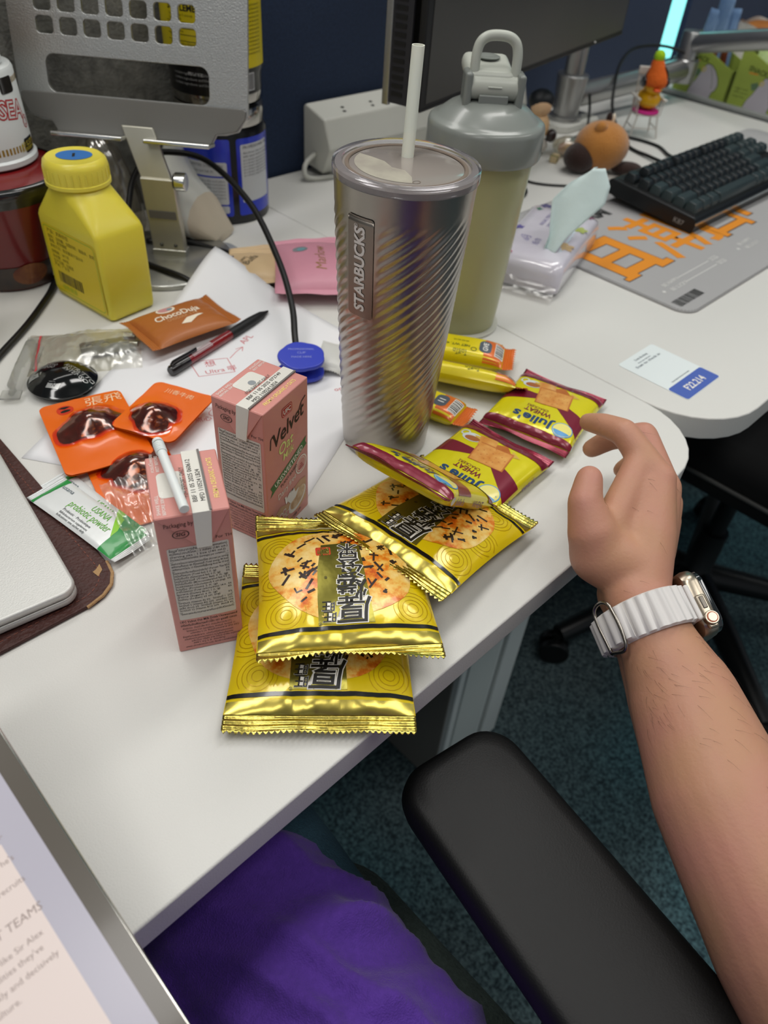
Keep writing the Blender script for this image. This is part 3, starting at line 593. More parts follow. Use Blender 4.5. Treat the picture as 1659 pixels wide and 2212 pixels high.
# ---------------------------------------------------------------- paper sheet with red notes
PAPER = mat('paper_white', '#e4e4e6', .7)
pa, pb, pc, pd = Vector((45.6, 70.6, 1.9)), Vector((13.4, 51.6, .03)), Vector((26.5, 32.6, .03)), Vector((48.0, 43.5, .03))
def paper_z(x, y): return .03+2.3*math.exp(-((x-45.6)**2+(y-70.6)**2)/85)
def sheet(u, v):
    p = (pa*(1-v)+pb*v)*(1-u)+(pd*(1-v)+pc*v)*u
    return (p.x, p.y, paper_z(p.x, p.y))
ps = thing('paper_sheet', 'white sheet of paper with red handwritten notes and a lifted corner', 'paper')
o = MB().grid(sheet, 30, 30).build('sheet', PAPER, ps, smooth=180); so = o.modifiers.new('t', 'SOLIDIFY'); so.thickness = .02*S
REDPEN = mat('red_pen_ink', '#c9666c', .6)
pf = lambda u, v: (u, v, paper_z(u, v)+.02)
notes = line([(31.6,55.2),(34.8,53.6),(34.0,51.2),(30.9,52.6),(31.6,55.2)], .07)+line([(35.0,53.4),(36.2,54.0),(37.2,54.3)], .07)+line([(36.7,53.7),(37.2,54.3),(36.4,54.4)], .07)
for cx, cy, r0 in ((27.2,50.6,1.0),(26.5,51.5,.6),(29.0,47.0,.8),(33.9,44.9,.5)): notes += line([(cx+r0*math.cos(k*.5), cy+r0*math.sin(k*.5)*.7) for k in range(9)], .06)
rn = random.Random(5)
tag(shape('red_notes', notes, REDPEN, ps, pf, .01, 0), kind='stuff')
text([('想', 32.3, 53.6, .8, -20), ('Ultra 哪', 31.6, 52.5, .65, -20), ('APL', 37.6, 54.6, .75, 20), ('米粉...', 27.0, 48.6, .6, -25), ('点心 2', 26.6, 46.9, .55, -25), ('做什么', 26.0, 49.6, .55, -25), ('on', 39.2, 42.8, .6, -20), ('*', 29.6, 46.6, .6, 0)], REDPEN, ps, pf, .015)

# ---------------------------------------------------------------- pen
def pen(label, A, B, body, tipc, cap):
    A, B = Vector(A), Vector(B); d = (B-A); t = thing('ballpoint_pen', label, 'pen', A)
    L = d.length; d.normalize(); at = lambda s: d*s
    MB().tube([at(0), at(.2), at(2.4)], [.38, .5, .5], 16).build('cap', cap, t)
    MB().tube([at(2.4), at(L*.58)], .47, 16).build('barrel', body, t)
    MB().tube([at(L*.58), at(L*.8), at(L*.92), at(L*.97), at(L)], [.5, .52, .42, .2, .1], 16).build('grip', tipc, t)
    side = d.cross(Vector((0,0,1))).normalized(); up = Vector((0,0,1)); c = MB()
    c.tube([at(.3)+side*.0+up*.5, at(.5)+up*.7, at(3.6)+up*.62], .13, 8, flat=2.0); c.build('clip', cap, t)
    fn = lambda u, v: tuple(at(u)+(up*math.cos(v)+side*math.sin(v))*.48)
    shape('barrel_label', [rect(2.9, -.5, 5.6, .9)], mat('pen_label', '#a89a9c', .4), t, fn, .01, .3)
    bars = [rect(3.0+.13*k, -.3, 3.06+.13*k, .6) for k in range(18) if k % 3]
    tag(shape('barrel_print', bars, INK, t, fn, .015, .3), kind='stuff')
    return t
pen('black pen with a red barrel lying on the paper', (28.9, 54.2, .62), (43.0, 57.7, .62), mat('red_translucent', '#8d1320', .15, trans=.35, coat=.5), mat('rubber_black', '#101012', .5), mat('gloss_black_pen', '#141012', .2, coat=.4))
BP = mat('navy_plastic', '#1d2454', .2, coat=.4)
t = thing('ballpoint_pen', 'dark blue pen tip poking out from under the paper corner', 'pen', (46.0, 68.9, .8))
MB().tube([(-3,-1,0), (.3,.1,0), (1.2,.4,0)], [.5,.5,.3], 14).build('barrel', BP, t); MB().tube([(1.2,.4,0), (2.6,.9,.05)], [.16,.14], 10).build('clicker', BP, t); MB().box(-.6,.9,-.15,.15,.45,.7).build('clip', BP, t, bevel=.05)

# ---------------------------------------------------------------- small wrapped snacks
def snack(name, label, P, X, Y, a, b, h, m, seal, p=3.0, q=.5, curl=(.4,.4), seed=1, zig=.25, grp=None, wr=.12):
    loc, rot = pose(P, X, Y); t = thing(name, label, 'snack packet', loc, rot=rot, group=grp)
    f = packet_mesh(t, a, b, packet_fn(a, b, h, p, q, wr, seed), h*.6, m, seal, m, zig, curl, 3, p2=p, q2=q, nu=30, nv=34); return t, f
CHO = mat('choco_brown', '#a8622c', .38, bump=(50, .2)); CREAM = mat('cream_print', '#efe2cc', .4)
t, f = snack('chocolate_snack_pack', 'small brown chocolate snack packet lying on the pen', (34.0, 60.0, 1.35), (.03, .998, 0), (-.99, -.03, 0), 3.2, 4.1, .8, CHO, .75)
# its print reads from the table's far side
def rotf(f, deg):
    c, s_ = math.cos(R_(deg)), math.sin(R_(deg)); return lambda u, v: f(u*c-v*s_, u*s_+v*c)
g = rotf(f, 90)
g = rotf(f, -90)
shape('badge', [circle(-.6, 1.9, 1.0, 16, .75)], CREAM, t, g, .03, .3); shape('badge', [circle(-.6, 1.95, .8, 16, .55)], mat('badge_pink', '#c98f8f', .4), t, g, .036, .3); shape('badge', [circle(-.2, 1.8, .3, 12, .25)], mat('badge_teal', '#6f9aa3', .4), t, g, .042, .3)
text([('ChocoDuja', -.1, .1, .95, 0, 'CENTER', .1, .02, -4.8)], CREAM, t, g, .03, .5, res=3); text([('CHOCOLATE PIE', .1, -.5, .42, 0, 'CENTER', .1, 0, -3.4)], mat('tan_ink', '#d9a878', .4), t, g, .03)
shape('cream_swirl', [[(-.7,-1.5),(.3,-.75),(1.7,-.7),(2.1,-.9),(1.3,-1.1),(.2,-1.75)]], CREAM, t, g, .03, .3)
PK = mat('pink_matte_film', '#cf8fa0', .42, bump=(35, .3)); BG = mat('beige_film', '#c8ad86', .42, bump=(35, .3))
t, f = snack('pink_snack_pack', 'pink matte snack packet lying half behind the tumbler', (53.2, 60.6, 1.6), (.80, -.60, 0), (.60, .80, 0), 5.6, 5.6, 1.5, PK, 1.0, 2.4, .6, (.5,.3), 2, 0)
text([('Marlow', 0.2, -.6, 1.3, 90, 'CENTER', .2, -.01)], mat('gold_ink', '#b08a4a', .4, .4), t, f, .03, .5); shape('badge', [circle(-2.6, 1.6, .9, 16, .7)], mat('badge_silver', '#c8ccd0', .2, .6), t, f, .03, .3); shape('badge', [circle(-2.5, 1.5, .5, 12, .4)], mat('badge_teal'  , '#6f9aa3'), t, f, .04, .3); shape('cream_shape', [circle(2.9, -.2, .9, 18, 2.2)], CREAM, t, f, .03, .3)
t, f = snack('beige_snack_pack', 'small beige snack packet beside the pink packet', (47.9, 66.1, 1.0), (.78, -.62, 0), (.62, .78, 0), 3.2, 3.1, .9, BG, 1.1, 2.4, .6, (.6,.4), 6, 0)
text([('Bulfa', -.9, -1.4, .9, 60, 'LEFT', .1, .01), ('PUFFS', -1.8, -1.0, .5, 60)], mat('tan_dark', '#5d5340', .5), t, f, .03, .4)
# white torn wrapper peeking out by the tumbler
WWR = mat('white_wrapper', '#c9c9c4', .35, bump=(60, .4)); t, f = snack('snack_wrapper', 'torn white and grey wrapper end poking out behind the tumbler', (42.4, 46.6, .8), (-.6, .8, .15), (.8, .6, .1), 1.5, 1.8, .6, WWR, .5, 2.4, .6, (1.2,1.0), 5)

# ---------------------------------------------------------------- blue bag clip
BC = mat('blue_plastic', '#2a3bb4', .35, coat=.2)
t = thing('bag_clip', 'round lobed blue plastic clip holding the black cable end', 'clip', (38.6, 46.9, 0), -38)
lob = []
for k in range(72):
    w_ = 2*math.pi*k/72; r_ = 2.1*(1+.07*abs(math.sin(2.5*w_))); lob.append((r_*math.cos(w_)*1.0, r_*math.sin(w_)*.92))
for z0, tl, nm in ((.3, 0, 'jaw'), (1.7, .22, 'jaw')):
    mb = MB().prism(lob, z0, z0+.4); mb.v = [(x, y, z+tl*(y+1)*.5) for x, y, z in mb.v]; mb.build(nm, BC, t, bevel=.12, seg=3)
MB().lathe([(.7,0),(.7,2.0)], 20).build('hinge', BC, t)
text([('PROFESSIONAL', 0, .75, .26, 0, 'CENTER', 0, 0), ('CLIP', 0, .2, .3, 0, 'CENTER'), ('MADE HERE', 0, -.4, .26, 0, 'CENTER')], mat('light_blue_ink', '#8f98d8', .5), t, lambda u, v: (u, v, 2.1+.11*(v+1)), .02)

# ---------------------------------------------------------------- orange vacuum packs
ORG = mat('orange_film', '#e2650c', .32, coat=.3, bump=(30, .2)); GLAZE = mat('dark_glaze', '#210a05', .08, coat=1.0, var=(120, '#5a1c0c', .5), bump=(110, .6, 5)); ORGF = clear_film('orange_clear', '#f6b070', .05, 60, .15, .3, 0)
def vac_pack(label, P, X, Y, w_, l, meat, seed, title=False):
    loc, rot = pose(P, X, Y); t = thing('orange_vacuum_pack', label, 'snack packet', loc, rot=rot, group='orange vacuum packs of glazed food')
    rnd = random.Random(seed); mx, my, mr = meat
    def film(u, v):
        d2 = ((u-mx)/mr)**2+((v-my)/mr)**2; e = .14*(nz(u*.5, v*.4, seed)+.6*nz(u*1.3, v, seed+4))
        return (u*w_/2*(1-.07*math.sin(v*math.pi/2)**2*0) if 0 else u, v, .12+max(-.1,e)*.5+1.0*math.exp(-d2*1.3))
    out = rrect(-w_/2, -l/2, w_/2, l/2, .7, 5); out = [(x*(1-.06*(1-(2*y/l)**2)), y) for x, y in out]
    shape('pouch', [out], ORG, t, film, 0, .45); b_ = shape('pouch_back', [out], ORG, t, lambda u, v: (u, v, 0.02), 0, 0)
    mp = []
    for k in range(40):
        a_ = 2*math.pi*k/40; r_ = mr*(1.12+.16*math.cos(2*a_+seed)+.10*math.sin(3*a_+seed*2)+.06*math.sin(7*a_)); mp.append((mx+r_*math.cos(a_)*1.15, my+r_*math.sin(a_)*.85))
    def bulge(u, v):
        d2 = ((u-mx)/mr)**2+((v-my)/mr)**2; x, y, z = film(u, v); return (x, y, z+.06+.28*max(0, 1-d2*.6)+.10*nz(u*2.0, v*2.0, seed)*max(0, 1-d2*.5))
    shape('glazed_filling', [mp], GLAZE, t, bulge, .03, .22)
    op = [(mx+(x-mx)*1.16+.1, my+(y-my)*1.2) for x, y in mp]; shape('window_film', [op], ORGF, t, lambda u, v: (u, v, bulge(u, v)[2]+.03), .07, .3)
    if title:
        text([('張飛', .1, l/2-1.5, 1.0, 0, 'LEFT', .1, .0, 1.15)], mat('pale_orange_ink', '#f2c9a0', .4), t, film, .03, .4)
        shape('face_badge', [circle(-1.5, l/2-1.35, .7, 20)], REDP, t, film, .025, .3); shape('face_badge', [circle(-1.5, l/2-1.55, .42, 14, .2)], INK, t, film, .032, .3); shape('face_badge', [[(-2.0,l/2-1.0),(-1.5,l/2-1.25),(-1.0,l/2-1.0),(-1.3,l/2-.85),(-1.7,l/2-.85)]], INK, t, film, .032, 0)
    else: text([('川香牛肉', -1.5, l/2-1.2, .5, 0)], mat('pale_orange_ink', '#f2c9a0', .4), t, film, .03, .4)
    return t
vac_pack('orange vacuum pack half covered by the badge pack and a clear wrapper', (19.0, 43.6, .1), dirv(-14), dirv(76), 6.6, 10.8, (.2, .6, 2.1), 3)
vac_pack('orange vacuum pack with a round face badge and pale lettering', (19.2, 50.2, .75), dirv(-14), dirv(76), 7.0, 10.0, (-.1, .5, 2.0), 5, True)
vac_pack('orange vacuum pack leaning against the picture-face carton', (24.6, 48.2, 1.35), dirv(-64), dirv(26), 6.0, 7.2, (-.1, -1.4, 1.7), 9)

# ---------------------------------------------------------------- sachets and clear wrapper
SW = mat('sachet_white', '#d9dcdb', .32, .15, bump=(40, .25), coat=.3); SG = mat('sachet_green', '#1f8a3c', .3, coat=.3); SLG = mat('sachet_lime', '#86c428', .3, coat=.3)
for lab, P, ang, sd in (('white and green powder sachet lying under the lettered sachet', (14.35, 42.3, .25), 96, 3), ('white and green powder sachet with green lettering on the leather mat', (13.75, 41.4, .62), 98.5, 5)):
    loc, rot = pose(P, (math.cos(R_(ang-90)), math.sin(R_(ang-90)), 0), (math.cos(R_(ang)), math.sin(R_(ang)), 0))
    t = thing('powder_sachet', lab, 'sachet', loc, rot=rot, group='powder sachets')
    f = packet_mesh(t, 1.6, 4.6, packet_fn(1.6, 4.6, .22, 3, .5, .06, sd), .12, SW, .45, SW, 0, (.2,.2), 3, nu=16, nv=34)
    shape('green_end', [[(-1.58,-4.6),(1.58,-4.6),(1.58,-2.2),(.4,-2.9),(-1.58,-3.1)]], SG, t, f, .02, .35); shape('lime_wave', [[(1.58,-2.2),(.4,-2.9),(-.3,-2.95),(.5,-2.3),(1.58,-1.4)]], SLG, t, f, .026, .35)
    shape('green_end', [[(-1.58,4.6),(1.58,4.6),(1.58,4.0),(-1.58,4.3)]], SG, t, f, .02, .35)
    h = rotf(f, -90)
    text([('USANA', .6, .55, .62, 0, 'CENTER', 0, 0, -1.9), ('probiotic powder', .2, -.25, .72, 0, 'CENTER', 0, 0, -4.4)], mat('lime_text', '#58a41e', .4), t, h, .025, .5); text([('usana', -4.0, .7, .42, 0, 'LEFT', 0, 0)], mat('slate_ink', '#4c5c66', .4), t, h, .025)
    text([('Probiotic · Probiotique', -1.9, -.75, .24, 0), ('Bifidobacterium supplement', -1.9, -1.08, .2, 0), ('Indications: one sachet daily', -1.9, -1.36, .2, 0)], mat('dark_ink', '#33383a', .5), t, h, .025)
CW = clear_film('crinkled_clear_film', '#fbfbfa', .16, 50, .25, .8)
t = thing('clear_wrapper', 'crinkled clear plastic wrapper between the sachet and the near carton', 'wrapper', (17.0, 39.2, .9))
o = MB().grid(lambda u, v: (u*2.0+v*.9, v*4.0-u*.3, .25+.35*nz(u*2.3, v*3.1, 2)+.25*nz(u*6, v*3, 9)), 30, 40, -1, 1, -1, 1).build('film', CW, t, smooth=180)

# ---------------------------------------------------------------- coffee capsule
CP = mat('capsule_black', '#0a0a0c', .12, .3, coat=.8, bump=(25, .2)); SIL = mat('silver_print', '#a9aaa8', .3, .5)
t = thing('coffee_capsule', 'domed glossy black coffee capsule with silver lettering', 'coffee capsule', (20.75, 58.75, 0), -32)
prof = [(2.2, 0), (2.55, .15), (2.75, .45), (2.95, .62), (3.0, .72), (2.85, .82), (2.5, 1.15), (1.8, 1.6), (1.0, 1.85), (.01, 1.93)]
MB().lathe(prof, 64).build('shell', CP, t, smooth=50)
cf_ = lambda u, v: (u, v, .82+1.12*max(0, 1-(u*u+v*v)/8.2)**.8)
text([('RISTRETTO', .3, .55, .42, -38, 'LEFT', .15, .02), ('INTENSO', .2, .0, .42, -38, 'LEFT', .15, .02), ('RISTRETTO', -2.2, 1.2, .36, -20, 'LEFT', .15, .02, .8), ('INTENSO', -2.1, .75, .36, -20, 'LEFT', .15, .02, .8), ('INTENSO', .5, 2.1, .36, -30, 'LEFT', .15, .02, .8)], SIL, t, cf_, .02, .4)
for x, y, an in ((1.3, 1.4, -30), (-1.0, 2.0, -10), (-.5, -1.9, -20), (-2.2, -.3, 0)):
    c, s_ = math.cos(R_(an)), math.sin(R_(an)); shape('logo_patch', [[(x+c*i*.55-s_*j*.3, y+s_*i*.55+c*j*.3) for i, j in ((-1,-1),(1,-1),(1.2,1),(-.8,1))]], SIL, t, cf_, .02, .3); text([('N', x, y-.15, .3, an, 'CENTER', .3)], INK, t, cf_, .035)

# ---------------------------------------------------------------- clear ampoule and zip bag with metal bracket
AMP = mat('frosted_clear', '#dcdcd8', .2, trans=.85, ior=1.2); t = thing('plastic_ampoule', 'clear plastic twist-off ampoule beside the black capsule', 'ampoule', (16.4, 59.6, .55), 53)
MB().tube([(0,0,0), (.5,0,0), (1.0,0,0), (1.3,0,0), (4.6,0,0), (4.9,0,0), (5.1,0,0), (8.3,0,0), (8.8,0,0)], [.25,.3,.45,.62,.65,.6,.62,.55,.35], 18).build('vial', AMP, t, smooth=60)
MB().box(-.7, .6, -.85, .85, -.1, .1).build('twist_tab', AMP, t, bevel=.08); MB().box(8.6, 9.5, -.5, .5, -.1, .12).build('end_tab', AMP, t, bevel=.08); MB().box(4.5, 8.6, -1.0, -.7, -.5, -.3).build('side_ridge', AMP, t, bevel=.08)
ZB = clear_film('zip_bag_film', '#fbfaf5', .2, 45, .22, .8)
t = thing('zip_bag', 'clear zip bag with a red seal line holding metal parts', 'plastic bag', (25.0, 62.8, 0), -30)
def zb(u, v): return (u*5.2, v*3.6, .08+1.5*max(0, 1-abs(u-.25)**2.2)*max(0, 1-abs(v)**2.4)+.28*nz(u*3, v*2.5, 3)*(1-.5*abs(v))+.12*nz(u*9, v*5, 5))
MB().grid(zb, 46, 34, -1, 1, -1, 1).build('film', ZB, t, smooth=180); MB().grid(lambda u, v: (-u*5.2, v*3.6, .04), 4, 4, -1, 1, -1, 1).build('film_back', ZB, t)
MB().grid(lambda u, v: (-4.35+.18*u+.15*v*v, v*3.5, zb(-.84, v)[2]+.05), 1, 20, -.5, .5, -1, 1).build('red_zip_line', mat('zip_red', '#c8424a', .4), t)
br = thing('metal_bracket', 'folded steel mounting bracket inside the zip bag', 'bracket', (26.6, 62.0, .35), -20)
SM = mat('zinc_plate', '#8f8e80', .3, .8)
def plate2d(name, loops, z0, z1, m, parent, bevel=0):
    cu_ = bpy.data.curves.new('p', 'CURVE'); cu_.dimensions = '2D'; cu_.fill_mode = 'BOTH'; cu_.extrude = (z1-z0)/2
    for lp in loops:
        s_ = cu_.splines.new('POLY'); s_.points.add(len(lp)-1); s_.use_cyclic_u = True
        for p_, (x, y) in zip(s_.points, lp): p_.co = (x, y, 0, 1)
    o_ = bpy.data.objects.new('p', cu_); COL.objects.link(o_); me = bpy.data.meshes.new_from_object(o_.evaluated_get(bpy.context.evaluated_depsgraph_get()) if 0 else o_)
    for v in me.vertices: v.co = ((v.co.x)*S, (v.co.y)*S, (v.co.z+(z0+z1)/2)*S)
    bpy.data.objects.remove(o_); bpy.data.curves.remove(cu_); me.materials.clear()
    bm = bmesh.new(); bm.from_mesh(me); bmesh.ops.remove_doubles(bm, verts=bm.verts, dist=1e-6); bm.to_mesh(me); bm.free()
    return link(name, me, m, parent, smooth=40, bevel=bevel)
plate2d('plate', [rrect(-2.2, -1.2, 2.2, 1.2, .3), circle(-1.3, .4, .35, 14), circle(.2, .4, .35, 14)], .0, .15, SM, br); MB().box(-2.2, 2.2, -1.3, -1.15, 0, 1.0).build('flange', SM, br, bevel=.05)
bo = MB(); bo.tube([(1.5,-.5,.5),(3.0,-1.2,.5)], .28, 12); bo.build('bolt', SM, br); bo = MB(); bo.tube([(2.0,.6,.5),(3.0,.2,.5)], .35, 6); bo.build('nut', SM, br)

# ---------------------------------------------------------------- yellow plastic bottle
YB = mat('yellow_plastic', '#d8c93f', .33, sss=.12, bump=(150, .05)); YC = mat('yellow_cap', '#dfd04a', .3, sss=.1); YL = mat('yellow_label', '#d6bd1c', .4)
t = thing('plastic_bottle', 'yellow square-shouldered plastic bottle with a blue sticker on its cap', 'bottle', (31.8, 71.0, 0), 7)
def rr_ring(hx, hy, r, z, cx=0, cy=0, n=6): return [(x+cx, y+cy, z) for x, y in rrect(-hx, -hy, hx, hy, min(r, hx-.01, hy-.01), n)]
rings = [rr_ring(2.3, 4.3, .5, 0), rr_ring(2.65, 4.7, .5, .25), rr_ring(2.72, 4.8, .55, .8), rr_ring(2.78, 4.85, .55, 4.5), rr_ring(2.8, 4.85, .55, 8.5), rr_ring(2.76, 4.6, .6, 9.0)]
rings += [rr_ring(2.72-.05*k, 4.5-.42*k, .7+.42*k, 9.2+.62*k, 0, .12*k) for k in range(1, 5)]+[rr_ring(2.5, 2.5, 2.48, 12.3, 0, .6)]
MB().loft(rings).build('body', YB, t, smooth=50)
MB().lathe([(2.95, 12.0), (3.02, 12.05), (3.02, 12.35), (2.92, 12.4), (2.95, 13.7), (2.85, 14.1), (2.55, 14.35), (2.4, 14.3), (.01, 14.32)], 48, (0,.6,0)).build('cap', YC, t, smooth=45)
rb = MB()
for k in range(30): a_ = 2*math.pi*k/30; rb.tube([(2.95*math.cos(a_), .6+2.95*math.sin(a_), 12.6), (2.95*math.cos(a_), .6+2.95*math.sin(a_), 13.6)], .06, 4)
tag(rb.build('cap_ribs', YC, t), kind='stuff')
ct = lambda u, v: (u, v+.6, 14.33)
shape('cap_sticker', [circle(.15, .15, 1.65, 30, 1.35, -.7)], mat('sticker_blue', '#2f6fb5', .4), t, ct, .02, 0); text([('1', .35, .45, .9, 142, 'CENTER', 0, .05)], INK, t, ct, .035)
ls = lambda u, v: (-2.82, -u, v)
shape('label', [rrect(-4.3, .7, 4.3, 7.9, .5)], YL, t, ls, .01, 0); shape('label_line', line(rrect(-4.1, .9, 4.1, 7.7, .45)+[rrect(-4.1, .9, 4.1, 7.7, .45)[0]], .08), mat('label_green', '#8fae2c', .5), t, ls, .02, 0)
text([('产品：奶粉伴侣', -3.5, 7.1, .36, 0), ('配料：白砂糖、全脂奶粉、植脂末、食用', -3.5, 6.55, .3, 0), ('香精、麦芽糊精', -3.5, 6.1, .3, 0), ('食用方法：取适量溶于温水中', -3.5, 5.6, .3, 0), ('保质期：18个月', -3.5, 5.0, .3, 0), ('净含量：400克', -3.5, 4.5, .3, 0), ('生产日期：见瓶底', -3.5, 4.0, .3, 0), ('产地：广东省', -3.5, 3.6, .3, 0)], mat('label_olive_ink', '#5a5512', .5), t, ls, .02)
rnd = random.Random(2); bc = []; x = -3.2
while x < .8: w_ = rnd.choice((.06,.1,.15)); bc.append(rect(x, 1.9, x+w_, 3.1)); x += w_+rnd.choice((.06,.1))
tag(shape('barcode', bc, INK, t, ls, .02, 0), kind='stuff'); text([('绿色健康', -3.0, 1.2, .45, 0)], mat('label_green', '#8fae2c'), t, ls, .02)

# ---------------------------------------------------------------- laptop stand
ALU = mat('sandblasted_aluminium', '#b4b5b3', .42, .85, bump=(700, .25, 2)); ALUP = mat('polished_edge', '#d9d9d6', .15, 1.0); PAD = mat('grey_silicone', '#6f6e6a', .6)
ls_ = thing('laptop_stand', 'silver perforated laptop stand with round base', 'laptop stand', (41.8, 75.0, 0))
BASEM = mat('satin_alu', '#a9a9a3', .3, .8)
MB().lathe([(7.3, 0), (7.5, .1), (7.5, .55), (7.3, .7), (.01, .7)], 72).build('base', BASEM, ls_, smooth=40)
U = Vector((.669, -.743, 0)); A_ = Vector((.743, .669, 0)); Zv = Vector((0,0,1))
def fr_(P, up): M = Matrix((U, up, U.cross(up))).transposed().to_4x4(); M.translation = Vector(P)*S; return M
hinge = Vector((42.0, 75.0, 9.1))-Vector((41.8, 75.0, 0)); foot = Vector((.8, .2, .6)); topj = Vector((.2, 2.7, 13.8))
def bar(name, p, q, w_, th, m, bev=.15):
    d = (q-p); up = d.normalized(); n_ = U.cross(up).normalized(); mb = MB()
    vs_ = [p+U*sx*w_/2+n_*sy*th/2+d*k for k in (0, 1) for sx, sy in ((-1,-1),(1,-1),(1,1),(-1,1))]
    mb.add(vs_, [(3,2,1,0),(4,5,6,7),(0,1,5,4),(1,2,6,5),(2,3,7,6),(3,0,4,7)]); return mb.build(name, m, ls_, bevel=bev)
CRM = mat('satin_alu_warm', '#b9b6a8', .35, .7)
bar('lower_arm', foot, hinge+Vector((0,0,.3)), 3.7, 1.1, CRM); bar('upper_arm', hinge-Vector((0,0,.2)), topj, 3.4, .6, CRM); bar('foot_bracket', foot-Vector((0,0,.5)), foot+Vector((0,0,.8)), 4.0, 1.6, BASEM)
bar('slot_mark', hinge*.62+foot*.38-A_*.62, hinge*.52+foot*.48-A_*.62, 3.0, .06, mat('slot_grey', '#5f5c56', .6), 0)
for sx in (-.8, .8): MB().ball(foot+Vector((0,0,1.3))-A_*.62+U*sx, .22, 10, 6).build('screw', mat('dark_screw', '#4a4a44', .4, .6), ls_)
kn = MB(); kn.tube([hinge+U*1.9, hinge+U*3.1], .95, 24); kn.build('hinge_knob', ALUP, ls_, bevel=.12); kn = MB(); kn.tube([hinge+U*1.75, hinge+U*1.95], .75, 20); kn.build('hinge_washer', mat('rubber_black', '#101012'), ls_)
upv = (Zv*math.cos(R_(12))+A_*math.sin(R_(12))).normalized(); pc_ = Vector((42.3, 78.2, 13.0))-Vector((41.8, 75.0, 0))
loops = [[(-12.1,2.6),(-11.2,.9),(-9.9,.5),(-8.9,.4),(-8.4,-.5),(8.0,-.5),(8.5,.4),(9.6,.5),(10.9,.9),(11.9,2.6),(12.1,18),(11,19.2),(-11,19.2),(-12.1,18)], rrect(-8.9, 3.15, 7.9, 6.6, .9)]
for r_ in range(5):
    for c in range(7): loops.append(rrect(-9.35+2.4*c, 8.3+1.95*r_, -9.35+2.4*c+1.72, 8.3+1.95*r_+1.5, .36, 4))
pl = plate2d('shelf_plate', loops, 0, .45, ALU, ls_, bevel=.06); pl.matrix_local = fr_(pc_, upv)
pd_ = plate2d('front_pad', [[(-11.8,2.9),(-11.6,3.1),(11.4,3.1),(11.7,2.9),(11.6,2.2),(10.7,1.0),(9.4,.7),(8.5,.55),(8.0,-.35),(-8.4,-.35),(-8.9,.55),(-9.9,.7),(-11.0,1.0),(-11.8,2.3)]], .45, .75, PAD, ls_, bevel=.05); pd_.matrix_local = fr_(pc_, upv)
for x0, x1 in ((-8.5, -1.0), (1.2, 8.2)):
    o = MB().box(x0, x1, -.75, -.3, 0, 2.6).build('hook_lip', ALUP, ls_, bevel=.12); o.matrix_local = fr_(pc_, upv)

